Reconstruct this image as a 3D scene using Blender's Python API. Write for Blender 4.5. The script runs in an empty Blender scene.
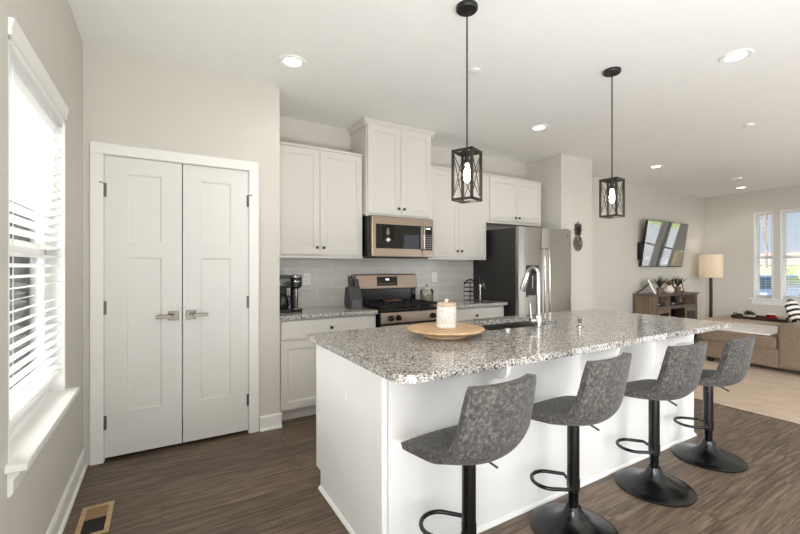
import bpy, bmesh, math, random
from mathutils import Vector, Matrix
random.seed(7)
PI = math.pi
SC = bpy.context.scene
COL = SC.collection

# ------------------------------------------------------------------ camera, sky, light, exposure
CH = 1.29                       # camera height
CEIL = 2.74
cam_d = bpy.data.cameras.new('camera'); cam_d.lens = 18.0; cam_d.sensor_width = 36.0; cam_d.clip_start = 0.02
cam = bpy.data.objects.new('camera', cam_d); COL.objects.link(cam)
cam.location = (0, 0, CH); cam.rotation_euler = (PI / 2, 0, -math.radians(30.75))
SC.camera = cam
SC.view_settings.view_transform = 'Standard'; SC.view_settings.look = 'None'
SC.view_settings.gamma = 1.0; SC.view_settings.use_curve_mapping = False
SC.view_settings.exposure = -0.03
SC.cycles.use_denoising = True
SC.cycles.max_bounces = 10; SC.cycles.diffuse_bounces = 6
SC.cycles.sample_clamp_indirect = 6.0
SC.cycles.caustics_reflective = False; SC.cycles.caustics_refractive = False

world = bpy.data.worlds.new('sky'); SC.world = world; world.use_nodes = True
wt = world.node_tree; wn = wt.nodes; wn.clear()
w_out = wn.new('ShaderNodeOutputWorld'); w_bg = wn.new('ShaderNodeBackground')
w_tc = wn.new('ShaderNodeTexCoord'); w_sep = wn.new('ShaderNodeSeparateXYZ')
wt.links.new(w_tc.outputs['Generated'], w_sep.inputs[0])
w_ramp = wn.new('ShaderNodeValToRGB')                   # height: pale horizon to blue
w_ramp.color_ramp.elements[0].position = 0.0; w_ramp.color_ramp.elements[0].color = (0.75, 0.83, 0.92, 1)
w_ramp.color_ramp.elements[1].position = 0.25; w_ramp.color_ramp.elements[1].color = (0.42, 0.62, 0.90, 1)
wt.links.new(w_sep.outputs['Z'], w_ramp.inputs[0])
w_mr = wn.new('ShaderNodeMapRange'); w_mr.inputs[1].default_value = -0.05; w_mr.inputs[2].default_value = -0.55
wt.links.new(w_sep.outputs['X'], w_mr.inputs[0])        # bright overcast haze towards -X
w_mix = wn.new('ShaderNodeMixRGB'); w_mix.inputs[2].default_value = (15.5, 15.7, 15.9, 1)
wt.links.new(w_mr.outputs[0], w_mix.inputs[0]); wt.links.new(w_ramp.outputs[0], w_mix.inputs[1])
wt.links.new(w_mix.outputs[0], w_bg.inputs[0]); w_bg.inputs[1].default_value = 1.0
wt.links.new(w_bg.outputs[0], w_out.inputs[0])

def area(name, loc, rot, sx, sy, power, color=(1, 1, 1)):
    d = bpy.data.lights.new(name, 'AREA'); d.shape = 'RECTANGLE'; d.size = sx; d.size_y = sy
    d.energy = power; d.color = color
    o = bpy.data.objects.new(name, d); COL.objects.link(o); o.location = loc; o.rotation_euler = rot
    return o
# daylight through the openings of the room, and added fill lights near the floor, facing up to brighten the ceiling
DAY = (0.955, 0.98, 1.0)
area('daylight_patio_door', (2.4, -2.32, 1.15), (PI / 2, 0, 0), 3.4, 2.1, 22, DAY)
area('daylight_rear_window', (6.8, -2.32, 1.25), (PI / 2, 0, 0), 2.6, 1.9, 14, DAY)
area('daylight_near_window', (-0.52, -0.55, 1.35), (0, -PI / 2, 0), 1.5, 1.2, 66, DAY)
area('ceiling_fill', (0.8, -1.4, 0.06), (PI, 0, 0), 2.2, 1.3, 165, DAY)
area('ceiling_fill', (6.6, -1.5, 0.06), (PI, 0, 0), 4.5, 1.0, 72, DAY)
SUN = bpy.data.lights.new('sun', 'SUN'); SUN.energy = 1.5; SUN.angle = 0.01; SUN.color = (1, 0.96, 0.9)
sun = bpy.data.objects.new('sun', SUN); COL.objects.link(sun); sun.rotation_euler = (math.radians(-48), 0, math.radians(-12))

# ------------------------------------------------------------------ helpers
def lin(h):
    h = h.lstrip('#'); r = []
    for i in (0, 2, 4):
        c = int(h[i:i + 2], 16) / 255
        r.append(c / 12.92 if c <= 0.04045 else ((c + 0.055) / 1.055) ** 2.4)
    return (*r, 1)

class N:
    def __init__(s, name):
        s.m = bpy.data.materials.new(name); s.m.use_nodes = True
        s.t = s.m.node_tree; s.b = s.t.nodes['Principled BSDF']
    def new(s, typ, **kw):
        n = s.t.nodes.new(typ)
        for k, v in kw.items(): setattr(n, k, v)
        return n
    def link(s, a, b): s.t.links.new(a, b)
    def ramp(s, src, stops, interp='LINEAR'):
        r = s.new('ShaderNodeValToRGB'); r.color_ramp.interpolation = interp
        e = r.color_ramp.elements
        while len(e) < len(stops): e.new(0.5)
        for el, (p, c) in zip(e, stops): el.position = p; el.color = c
        s.link(src, r.inputs[0]); return r.outputs[0]
    def coords(s, scale=(1, 1, 1), kind='Object'):
        tc = s.new('ShaderNodeTexCoord'); mp = s.new('ShaderNodeMapping'); mp.inputs['Scale'].default_value = scale
        s.link(tc.outputs[kind], mp.inputs[0]); return mp.outputs[0]
    def bump(s, h, strength=0.2, dist=0.01):
        b = s.new('ShaderNodeBump'); b.inputs['Strength'].default_value = strength; b.inputs['Distance'].default_value = dist
        s.link(h, b.inputs['Height']); s.link(b.outputs[0], s.b.inputs['Normal'])

def simple(name, hexc, rough=0.5, metal=0.0, noise=0.0, nscale=60, spec=0.5, bump=0.0, emit=0.0):
    n = N(name); c = lin(hexc)
    n.b.inputs['Roughness'].default_value = rough; n.b.inputs['Metallic'].default_value = metal
    n.b.inputs['Specular IOR Level'].default_value = spec
    co = n.coords(); tx = n.new('ShaderNodeTexNoise'); tx.inputs['Scale'].default_value = nscale; tx.inputs['Detail'].default_value = 3
    n.link(co, tx.inputs['Vector'])
    lo = tuple(x * (1 - noise) for x in c[:3]) + (1,); hi = tuple(min(1, x * (1 + noise)) for x in c[:3]) + (1,)
    n.link(n.ramp(tx.outputs['Fac'], [(0.3, lo), (0.7, hi)]), n.b.inputs['Base Color'])
    if bump: n.bump(tx.outputs['Fac'], bump, 0.002)
    if emit:
        n.b.inputs['Emission Color'].default_value = c; n.b.inputs['Emission Strength'].default_value = emit
    return n.m

M = {}
M['wall'] = simple('greige_wall_paint', '#cbc7bf', 0.9, noise=0.01, nscale=8, spec=0.2)
M['ceiling'] = simple('ceiling_paint', '#efeeea', 0.95, noise=0.01, nscale=8, spec=0.1)
M['trim'] = simple('white_trim_paint', '#e6e5e0', 0.45, noise=0.01)
M['door'] = simple('white_door_paint', '#d9d8d3', 0.45, noise=0.01)
M['cabinet'] = simple('white_cabinet_paint', '#d2cec7', 0.4, noise=0.01)
M['island'] = simple('white_island_paint', '#f2f1ef', 0.45, noise=0.01)
M['black'] = simple('black_powder_coat', '#141312', 0.42, noise=0.1)
M['blackgloss'] = simple('black_gloss_metal', '#101010', 0.2, metal=0.0, spec=0.7)
M['blackplastic'] = simple('black_plastic', '#17171a', 0.35, noise=0.1)
M['bronze'] = simple('dark_bronze_metal', '#2b2724', 0.5, metal=0.3, noise=0.1)
M['nickel'] = simple('brushed_nickel', '#6e6961', 0.32, metal=1.0, noise=0.05)
M['knob'] = simple('dark_nickel_knob', '#4a4641', 0.35, metal=0.8)
M['chrome'] = simple('chrome', '#b4b1ad', 0.14, metal=1.0)
M['fridgeside'] = simple('charcoal_fridge_side', '#2b2a29', 0.5, noise=0.05)
M['plastic'] = simple('white_plastic', '#f0efec', 0.4)
M['iron'] = simple('cast_iron', '#1a1918', 0.6, noise=0.2)
M['plantgreen'] = simple('leaf_green', '#3f4a31', 0.6, noise=0.3, nscale=40)
M['terracotta'] = simple('clay_pot', '#7d6655', 0.8, noise=0.1)
M['redglass'] = simple('red_candle_jar', '#8e1520', 0.25)
M['cream'] = simple('cream_ceramic', '#e5ded2', 0.4, noise=0.03)
M['walnut'] = simple('dark_tray_wood', '#3b2418', 0.5, noise=0.25, nscale=30)
M['lampwhite'] = simple('lamp_diffuser', '#fff6e6', 0.5, emit=9.0)
M['bulb'] = simple('warm_bulb', '#ffedd2', 0.4, emit=6.0)
M['display'] = simple('lit_display', '#e8f2ff', 0.4, emit=0.9)
M['btn'] = simple('grey_button_print', '#85888a', 0.5)
M['paper'] = simple('photo_paper', '#d8d0c2', 0.7, noise=0.3, nscale=25)
M['fabric'] = simple('white_seat_fabric', '#e9e3df', 0.95, noise=0.06, nscale=80, bump=0.3)
M['lawn'] = simple('lawn', '#8a9a52', 0.95, noise=0.35, nscale=3)
M['road'] = simple('asphalt', '#a2a2a0', 0.9, noise=0.1)
M['hedge'] = simple('hedge_leaves', '#6f7a55', 0.9, noise=0.5, nscale=9, bump=0.8)
M['bark'] = simple('bark', '#5f564e', 0.9, noise=0.3, nscale=12)
M['vinyl'] = simple('white_vinyl', '#f0f0ee', 0.5)
M['siding'] = simple('grey_siding', '#a9a59c', 0.8, noise=0.05)
M['roofing'] = simple('roof_shingle', '#6b625a', 0.9, noise=0.2)
M['carpaint'] = simple('blue_car_paint', '#5d6e80', 0.25, metal=0.3)
M['carglass'] = simple('car_glass', '#1d252c', 0.1, spec=0.8)
M['rubber'] = simple('black_rubber', '#1c1b1b', 0.8)
M['chairbase'] = simple('black_satin_base', '#070707', 0.27, spec=0.5)

def mat_floor():
    n = N('brown_plank_floor'); co = n.coords()
    br = n.new('ShaderNodeTexBrick'); br.offset = 0.37; br.offset_frequency = 2
    br.inputs['Scale'].default_value = 1.0; br.inputs['Brick Width'].default_value = 1.22; br.inputs['Row Height'].default_value = 0.18
    br.inputs['Mortar Size'].default_value = 0.0012; br.inputs['Mortar Smooth'].default_value = 0.2
    br.inputs['Color1'].default_value = (0.15, 0.15, 0.15, 1); br.inputs['Color2'].default_value = (0.85, 0.85, 0.85, 1); br.inputs['Mortar'].default_value = (0.5, 0.5, 0.5, 1)
    n.link(co, br.inputs['Vector'])
    # grain stretched along X, shifted per plank
    mp = n.new('ShaderNodeMapping'); mp.inputs['Scale'].default_value = (1.3, 22, 1)
    sc = n.new('ShaderNodeVectorMath', operation='MULTIPLY_ADD'); sc.inputs[1].default_value = (7, 3, 5)
    n.link(br.outputs['Color'], sc.inputs[0]); n.link(co, sc.inputs[2]); n.link(sc.outputs[0], mp.inputs[0])
    g = n.new('ShaderNodeTexNoise'); g.inputs['Scale'].default_value = 2.6; g.inputs['Detail'].default_value = 9; g.inputs['Roughness'].default_value = 0.65; g.inputs['Distortion'].default_value = 0.6
    n.link(mp.outputs[0], g.inputs['Vector'])
    wood = n.ramp(g.outputs['Fac'], [(0.25, lin('#2e251d')), (0.47, lin('#5d4e40')), (0.72, lin('#8f7d6c'))])
    tone = n.ramp(br.outputs['Color'], [(0.1, (0.80, 0.79, 0.78, 1)), (0.9, (1.12, 1.10, 1.08, 1))])
    mx = n.new('ShaderNodeMixRGB', blend_type='MULTIPLY'); mx.inputs[0].default_value = 1
    n.link(wood, mx.inputs[1]); n.link(tone, mx.inputs[2])
    dk = n.new('ShaderNodeMixRGB'); dk.inputs[2].default_value = lin('#2e261f')
    n.link(br.outputs['Fac'], dk.inputs[0]); n.link(mx.outputs[0], dk.inputs[1])
    n.link(dk.outputs[0], n.b.inputs['Base Color'])
    n.b.inputs['Roughness'].default_value = 0.42; n.b.inputs['Specular IOR Level'].default_value = 0.4
    n.bump(g.outputs['Fac'], 0.15, 0.002); return n.m
M['floor'] = mat_floor()

def mat_granite():
    n = N('speckled_granite'); co = n.coords()
    v = n.new('ShaderNodeTexVoronoi'); v.inputs['Scale'].default_value = 185; n.link(co, v.inputs['Vector'])
    sep = n.new('ShaderNodeSeparateColor'); n.link(v.outputs['Color'], sep.inputs[0])
    base = n.ramp(sep.outputs[0], [(0.0, lin('#191817')), (0.19, lin('#56524d')), (0.38, lin('#928d86')), (0.56, lin('#bbb6af')), (0.78, lin('#e2ded8'))], 'CONSTANT')
    v2 = n.new('ShaderNodeTexVoronoi'); v2.inputs['Scale'].default_value = 105; n.link(co, v2.inputs['Vector'])
    s2 = n.new('ShaderNodeSeparateColor'); n.link(v2.outputs['Color'], s2.inputs[0])
    big = n.ramp(s2.outputs[1], [(0.0, lin('#242322')), (0.16, lin('#a7a29b')), (0.6, lin('#d0cbc4'))], 'CONSTANT')
    mx = n.new('ShaderNodeMixRGB'); mx.inputs[0].default_value = 0.38
    n.link(base, mx.inputs[1]); n.link(big, mx.inputs[2]); n.link(mx.outputs[0], n.b.inputs['Base Color'])
    n.b.inputs['Roughness'].default_value = 0.12; n.b.inputs['Specular IOR Level'].default_value = 0.5
    return n.m
M['granite'] = mat_granite()

def mat_steel(name, hexc, rough, vec):
    n = N(name); co = n.coords(vec)
    tx = n.new('ShaderNodeTexNoise'); tx.inputs['Scale'].default_value = 3; tx.inputs['Detail'].default_value = 4; n.link(co, tx.inputs['Vector'])
    c = lin(hexc); n.link(n.ramp(tx.outputs['Fac'], [(0.3, tuple(x * .92 for x in c[:3]) + (1,)), (0.7, c)]), n.b.inputs['Base Color'])
    n.b.inputs['Metallic'].default_value = 1; n.b.inputs['Roughness'].default_value = rough
    n.bump(tx.outputs['Fac'], 0.03, 0.002); return n.m
M['steel'] = mat_steel('brushed_stainless', '#a8a49e', 0.30, (1, 1, 90))
M['warmsteel'] = mat_steel('warm_stainless', '#a59484', 0.28, (1, 1, 90))

def mat_tile():
    n = N('grey_subway_tile'); tc = n.new('ShaderNodeTexCoord'); sp = n.new('ShaderNodeSeparateXYZ'); cb = n.new('ShaderNodeCombineXYZ')
    n.link(tc.outputs['Object'], sp.inputs[0]); n.link(sp.outputs['X'], cb.inputs[0]); n.link(sp.outputs['Z'], cb.inputs[1])
    br = n.new('ShaderNodeTexBrick'); br.inputs['Scale'].default_value = 1; br.inputs['Brick Width'].default_value = 0.30; br.inputs['Row Height'].default_value = 0.098
    br.inputs['Mortar Size'].default_value = 0.0022; br.inputs['Color1'].default_value = lin('#c9c5bd'); br.inputs['Color2'].default_value = lin('#cfcbc4'); br.inputs['Mortar'].default_value = lin('#e6e3de')
    n.link(cb.outputs[0], br.inputs['Vector']); n.link(br.outputs['Color'], n.b.inputs['Base Color'])
    n.b.inputs['Roughness'].default_value = 0.18
    inv = n.new('ShaderNodeMath', operation='SUBTRACT'); inv.inputs[0].default_value = 1; n.link(br.outputs['Fac'], inv.inputs[1])
    n.bump(inv.outputs[0], 0.3, 0.002); return n.m
M['tile'] = mat_tile()

def mat_suede(name, a, b, c):
    n = N(name); co = n.coords()
    t1 = n.new('ShaderNodeTexNoise'); t1.inputs['Scale'].default_value = 58; t1.inputs['Detail'].default_value = 9; t1.inputs['Roughness'].default_value = 0.78; t1.inputs['Distortion'].default_value = 0.25
    n.link(co, t1.inputs['Vector'])
    n.link(n.ramp(t1.outputs['Fac'], [(0.36, lin(a)), (0.5, lin(b)), (0.64, lin(c))]), n.b.inputs['Base Color'])
    n.b.inputs['Roughness'].default_value = 0.75; n.b.inputs['Sheen Weight'].default_value = 0.1
    n.bump(t1.outputs['Fac'], 0.15, 0.002); return n.m
M['suede'] = mat_suede('distressed_grey_suede', '#201f1d', '#413f3b', '#706d67')
M['sofa'] = mat_suede('taupe_sofa_fabric', '#655445', '#756352', '#877461')
M['ottoman'] = mat_suede('beige_upholstery', '#a8967f', '#b5a38c', '#c0b09a')

def mat_rug():
    n = N('cream_rug'); co = n.coords()
    t = n.new('ShaderNodeTexNoise'); t.inputs['Scale'].default_value = 260; n.link(co, t.inputs['Vector'])
    t2 = n.new('ShaderNodeTexNoise'); t2.inputs['Scale'].default_value = 5; n.link(co, t2.inputs['Vector'])
    n.link(n.ramp(t2.outputs['Fac'], [(0.3, lin('#b7a28d')), (0.7, lin('#c3b09c'))]), n.b.inputs['Base Color'])
    n.b.inputs['Roughness'].default_value = 1; n.bump(t.outputs['Fac'], 0.4, 0.004); return n.m
M['rug'] = mat_rug()

def mat_wood(name, a, b, c, vec=(1.5, 30, 30), rough=0.5):
    n = N(name); co = n.coords(vec)
    t = n.new('ShaderNodeTexNoise'); t.inputs['Scale'].default_value = 2.0; t.inputs['Detail'].default_value = 6; t.inputs['Distortion'].default_value = 0.8; n.link(co, t.inputs['Vector'])
    n.link(n.ramp(t.outputs['Fac'], [(0.3, lin(a)), (0.5, lin(b)), (0.7, lin(c))]), n.b.inputs['Base Color'])
    n.b.inputs['Roughness'].default_value = rough; return n.m
M['boardwood'] = mat_wood('pale_board_wood', '#b08a63', '#c8a680', '#d6b995', (2, 22, 22), 0.45)
M['consolewood'] = mat_wood('grey_brown_console_wood', '#5b4c3e', '#74634f', '#8a7862', (14, 14, 1.2), 0.6)
M['consoletop'] = mat_wood('dark_console_top', '#4a4038', '#5d524a', '#6c6058', (2, 24, 24), 0.5)
M['lidwood'] = mat_wood('canister_lid_wood', '#b39a7e', '#c7b096', '#d4c1a9', (3, 20, 20), 0.5)
M['ventwood'] = mat_wood('tan_register', '#a58a66', '#b59a76', '#c1a884', (3, 20, 20), 0.5)
M['lampwood'] = mat_wood('dark_lamp_pole', '#33231a', '#452f22', '#553b2b', (20, 20, 2), 0.4)
M['flatbrown'] = mat_wood('brown_board', '#5d3a26', '#714a33', '#84583d', (2, 24, 24), 0.5)

def mat_glass(name, rough=0.02, tint=(1, 1, 1, 1), alpha=0.12):
    n = N(name); tr = n.new('ShaderNodeBsdfTransparent'); tr.inputs[0].default_value = tint
    gl = n.new('ShaderNodeBsdfGlossy'); gl.inputs['Roughness'].default_value = rough
    fr = n.new('ShaderNodeFresnel'); fr.inputs[0].default_value = 1.4
    mx = n.new('ShaderNodeMixShader'); n.link(fr.outputs[0], mx.inputs[0]); n.link(tr.outputs[0], mx.inputs[1]); n.link(gl.outputs[0], mx.inputs[2])
    n.link(mx.outputs[0], n.t.nodes['Material Output'].inputs[0]); return n.m
M['glass'] = mat_glass('window_glass')
M['jarglass'] = mat_glass('jar_glass', 0.03, (0.88, 0.88, 0.86, 1))

def mat_darkglass(name, hexc, rough=0.04, coat=1.5):
    n = N(name); n.b.inputs['Base Color'].default_value = lin(hexc); n.b.inputs['Roughness'].default_value = rough
    n.b.inputs['Specular IOR Level'].default_value = 0.5; n.b.inputs['Coat Weight'].default_value = 0.15 if coat < 2 else 1.0; n.b.inputs['Coat Roughness'].default_value = 0.03; n.b.inputs['Coat IOR'].default_value = coat
    return n.m
M['blackglass'] = mat_darkglass('black_appliance_glass', '#141210')
M['screen'] = mat_darkglass('television_screen', '#2a2e32', 0.06, 2.6)

def mat_shade():
    n = N('linen_lamp_shade'); n.b.inputs['Base Color'].default_value = lin('#e6dccb'); n.b.inputs['Roughness'].default_value = 0.9
    tl = n.new('ShaderNodeBsdfTranslucent'); tl.inputs[0].default_value = lin('#efe8da'); mx = n.new('ShaderNodeMixShader'); mx.inputs[0].default_value = 0.45
    n.link(n.b.outputs[0], mx.inputs[1]); n.link(tl.outputs[0], mx.inputs[2]); n.link(mx.outputs[0], n.t.nodes['Material Output'].inputs[0]); return n.m
M['shade'] = mat_shade()

def mat_blind():
    n = N('white_blind_slat'); n.b.inputs['Base Color'].default_value = lin('#f3f3f1'); n.b.inputs['Roughness'].default_value = 0.5
    tl = n.new('ShaderNodeBsdfTranslucent'); tl.inputs[0].default_value = lin('#f6f5f2'); mx = n.new('ShaderNodeMixShader'); mx.inputs[0].default_value = 0.5
    n.link(n.b.outputs[0], mx.inputs[1]); n.link(tl.outputs[0], mx.inputs[2]); n.link(mx.outputs[0], n.t.nodes['Material Output'].inputs[0]); return n.m
M['blind'] = mat_blind()

def mat_stripes():
    n = N('black_white_stripe'); co = n.coords((1, 1, 1))
    w = n.new('ShaderNodeTexWave'); w.bands_direction = 'Z'; w.inputs['Scale'].default_value = 4.6; w.inputs['Distortion'].default_value = 1.5; w.inputs['Detail'].default_value = 1
    n.link(co, w.inputs['Vector']); n.link(n.ramp(w.outputs['Fac'], [(0.0, lin('#1d1b1c')), (0.42, lin('#e8e2da'))], 'CONSTANT'), n.b.inputs['Base Color'])
    n.b.inputs['Roughness'].default_value = 0.9; return n.m
M['stripes'] = mat_stripes()

def mat_pineapple():
    n = N('pineapple_metal'); co = n.coords()
    v = n.new('ShaderNodeTexVoronoi'); v.inputs['Scale'].default_value = 34; n.link(co, v.inputs['Vector'])
    n.link(n.ramp(v.outputs['Distance'], [(0.2, lin('#a89d88')), (0.5, lin('#6c6455')), (0.72, lin('#332f29'))]), n.b.inputs['Base Color'])
    n.b.inputs['Roughness'].default_value = 0.5; n.b.inputs['Metallic'].default_value = 0.2; return n.m
M['pineapple'] = mat_pineapple()

def mat_canister():
    n = N('speckled_white_ceramic'); co = n.coords()
    t = n.new('ShaderNodeTexNoise'); t.inputs['Scale'].default_value = 90; t.inputs['Detail'].default_value = 6; n.link(co, t.inputs['Vector'])
    n.link(n.ramp(t.outputs['Fac'], [(0.3, lin('#c4c0bb')), (0.5, lin('#d9d5cf')), (0.7, lin('#e6e3de'))]), n.b.inputs['Base Color'])
    n.b.inputs['Roughness'].default_value = 0.5; n.bump(t.outputs['Fac'], 0.5, 0.004); return n.m
M['canister'] = mat_canister()

# ---- object building
def org(p):
    v = Vector((0, 0, 0))
    while p: v += Vector(p.location); p = p.parent
    return v

class MB:
    def __init__(s): s.bm = bmesh.new()
    def box(s, x0, x1, y0, y1, z0, z1, mtx=None):
        vs = [s.bm.verts.new((x, y, z)) for z in (z0, z1) for y in (y0, y1) for x in (x0, x1)]
        for f in ((0, 2, 3, 1), (4, 5, 7, 6), (0, 1, 5, 4), (2, 6, 7, 3), (0, 4, 6, 2), (1, 3, 7, 5)): s.bm.faces.new([vs[i] for i in f])
        if mtx is not None: bmesh.ops.transform(s.bm, matrix=mtx, verts=vs)
        return s
    def cyl(s, p0, p1, r0, r1=None, n=20, caps=True):
        r1 = r0 if r1 is None else r1; p0 = Vector(p0); p1 = Vector(p1); a = (p1 - p0).normalized()
        u = a.orthogonal().normalized(); w = a.cross(u)
        A = [s.bm.verts.new(p0 + (u * math.cos(2 * PI * i / n) + w * math.sin(2 * PI * i / n)) * r0) for i in range(n)]
        B = [s.bm.verts.new(p1 + (u * math.cos(2 * PI * i / n) + w * math.sin(2 * PI * i / n)) * r1) for i in range(n)]
        for i in range(n): s.bm.faces.new((A[i], A[(i + 1) % n], B[(i + 1) % n], B[i]))
        if caps: s.bm.faces.new(A[::-1]); s.bm.faces.new(B)
        return s
    def tube(s, pts, r, n=10, closed=False, caps=True):
        pts = [Vector(p) for p in pts]; m = len(pts); rings = []; up = None
        for i, p in enumerate(pts):
            a = pts[(i - 1) % m] if (closed or i > 0) else p; b = pts[(i + 1) % m] if (closed or i < m - 1) else p
            t = (b - a).normalized()
            if up is None: up = t.orthogonal().normalized()
            up = (up - t * up.dot(t)); up = up.normalized() if up.length > 1e-6 else t.orthogonal().normalized()
            w = t.cross(up); rr = r[i] if isinstance(r, (list, tuple)) else r
            rings.append([s.bm.verts.new(p + (up * math.cos(2 * PI * k / n) + w * math.sin(2 * PI * k / n)) * rr) for k in range(n)])
        for i in range(m if closed else m - 1):
            A, B = rings[i], rings[(i + 1) % m]
            for k in range(n): s.bm.faces.new((A[k], A[(k + 1) % n], B[(k + 1) % n], B[k]))
        if caps and not closed: s.bm.faces.new(rings[0][::-1]); s.bm.faces.new(rings[-1])
        return s
    def lathe(s, prof, c=(0, 0, 0), n=32, caps=True):
        rings = []
        for r, z in prof:
            rings.append([s.bm.verts.new((c[0] + max(r, 1e-4) * math.cos(2 * PI * k / n), c[1] + max(r, 1e-4) * math.sin(2 * PI * k / n), c[2] + z)) for k in range(n)])
        for A, B in zip(rings, rings[1:]):
            for k in range(n): s.bm.faces.new((A[k], A[(k + 1) % n], B[(k + 1) % n], B[k]))
        if caps: s.bm.faces.new(rings[0][::-1]); s.bm.faces.new(rings[-1])
        return s
    def prism(s, poly, axis, a, b):
        def P(p, t):
            return {'x': (t, p[0], p[1]), 'y': (p[0], t, p[1]), 'z': (p[0], p[1], t)}[axis]
        A = [s.bm.verts.new(P(p, a)) for p in poly]; B = [s.bm.verts.new(P(p, b)) for p in poly]; n = len(poly)
        for i in range(n): s.bm.faces.new((A[i], A[(i + 1) % n], B[(i + 1) % n], B[i]))
        s.bm.faces.new(A[::-1]); s.bm.faces.new(B); return s
    def sheet(s, outer, holes, z0, z1):            # flat slab with holes
        bm2 = bmesh.new(); es = []
        for lp in [outer] + holes:
            vs = [bm2.verts.new((x, y, z0)) for x, y in lp]
            es += [bm2.edges.new((vs[i], vs[(i + 1) % len(vs)])) for i in range(len(vs))]
        bmesh.ops.triangle_fill(bm2, use_beauty=True, edges=es)
        r = bmesh.ops.extrude_face_region(bm2, geom=bm2.faces[:])
        bmesh.ops.translate(bm2, vec=(0, 0, z1 - z0), verts=[g for g in r['geom'] if isinstance(g, bmesh.types.BMVert)])
        me = bpy.data.meshes.new('tmp'); bm2.to_mesh(me); bm2.free(); s.bm.from_mesh(me); bpy.data.meshes.remove(me); return s
    def ball(s, c, r, sub=2, sc=(1, 1, 1), jit=0):
        g = bmesh.ops.create_icosphere(s.bm, subdivisions=sub, radius=1)
        for v in g['verts']:
            k = 1 + random.uniform(-jit, jit)
            v.co = Vector((c[0] + v.co.x * r * sc[0] * k, c[1] + v.co.y * r * sc[1] * k, c[2] + v.co.z * r * sc[2] * k))
        return s
    def rot(s, m): bmesh.ops.transform(s.bm, matrix=m, verts=s.bm.verts[:]); return s
    def build(s, name, mat, parent=None, loc=None, world=True, smooth=False, bevel=0.0, seg=2, sub=0):
        bmesh.ops.recalc_face_normals(s.bm, faces=s.bm.faces[:])
        o_ = org(parent) if (parent and world) else Vector((0, 0, 0))
        if parent is None and loc is not None: o_ = Vector(loc) if world else o_
        if o_.length: bmesh.ops.translate(s.bm, vec=-o_, verts=s.bm.verts[:])
        me = bpy.data.meshes.new(name); s.bm.to_mesh(me); s.bm.free()
        me.materials.append(M[mat] if isinstance(mat, str) else mat)
        ob = bpy.data.objects.new(name, me); COL.objects.link(ob)
        if parent: ob.parent = parent
        elif loc is not None: ob.location = loc
        if smooth:
            for p in me.polygons: p.use_smooth = True
            try: me.set_sharp_from_angle(angle=math.radians(40))
            except Exception: pass
        if bevel:
            md = ob.modifiers.new('bevel', 'BEVEL'); md.width = bevel; md.segments = seg; md.limit_method = 'ANGLE'; md.angle_limit = math.radians(40)
        if sub:
            md = ob.modifiers.new('subsurf', 'SUBSURF'); md.levels = sub; md.render_levels = sub
        return ob

def tag(o, label=None, cat=None, group=None, kind=None):
    if label: o['label'] = label
    if cat: o['category'] = cat
    if group: o['group'] = group
    if kind: o['kind'] = kind
    return o
def thing(name, label, cat, loc=(0, 0, 0), rotz=0, group=None):
    o = bpy.data.objects.new(name, None); COL.objects.link(o); o.location = loc; o.rotation_euler = (0, 0, rotz); o.empty_display_size = 0.1
    return tag(o, label, cat, group)
def struct(o, label=None): o['kind'] = 'structure'; return tag(o, label) if label else o
def copy_tree(o, parent=None):
    c = o.copy(); COL.objects.link(c)
    if parent: c.parent = parent; c.matrix_parent_inverse = o.matrix_parent_inverse.copy()
    for ch in list(o.children): copy_tree(ch, c)
    return c
def panel_slab(x0, x1, y0, y1, z0, z1, panels, depth=0.009, slope=0.012):
    """slab with its front at y0 and recessed panels (xa, xb, za, zb) with sloping edges, one clean surface"""
    b = MB(); bm = b.bm; cache = {}
    def V(x, y, z):
        k = (round(x, 5), round(y, 5), round(z, 5))
        if k not in cache: cache[k] = bm.verts.new(k)
        return cache[k]
    xs = sorted({x0, x1} | {p[0] for p in panels} | {p[1] for p in panels}); zs = sorted({z0, z1} | {p[2] for p in panels} | {p[3] for p in panels})
    for xa, xb in zip(xs, xs[1:]):
        for za, zb in zip(zs, zs[1:]):
            q = [p for p in panels if p[0] <= xa and p[1] >= xb and p[2] <= za and p[3] >= zb]
            if not q: bm.faces.new((V(xa, y0, za), V(xb, y0, za), V(xb, y0, zb), V(xa, y0, zb)))
    for xa, xb, za, zb in panels:
        O = [(xa, za), (xb, za), (xb, zb), (xa, zb)]; I = [(xa + slope, za + slope), (xb - slope, za + slope), (xb - slope, zb - slope), (xa + slope, zb - slope)]
        S = [(xa + .002, za + .002), (xb - .002, za + .002), (xb - .002, zb - .002), (xa + .002, zb - .002)]
        for k in range(4):
            n = (k + 1) % 4
            bm.faces.new((V(O[k][0], y0, O[k][1]), V(O[n][0], y0, O[n][1]), V(S[n][0], y0 + depth * .55, S[n][1]), V(S[k][0], y0 + depth * .55, S[k][1])))
            bm.faces.new((V(S[k][0], y0 + depth * .55, S[k][1]), V(S[n][0], y0 + depth * .55, S[n][1]), V(I[n][0], y0 + depth, I[n][1]), V(I[k][0], y0 + depth, I[k][1])))
        bm.faces.new([V(x, y0 + depth, z) for x, z in I])
    fr = [(x, z0) for x in xs] + [(x1, z) for z in zs[1:]] + [(x, z1) for x in xs[-2::-1]] + [(x0, z) for z in zs[-2:0:-1]]
    for k in range(len(fr)):
        a, c = fr[k], fr[(k + 1) % len(fr)]
        bm.faces.new((V(a[0], y0, a[1]), V(a[0], y1, a[1]), V(c[0], y1, c[1]), V(c[0], y0, c[1])))
    bm.faces.new([V(x, y1, z) for x, z in fr])
    return b
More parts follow.
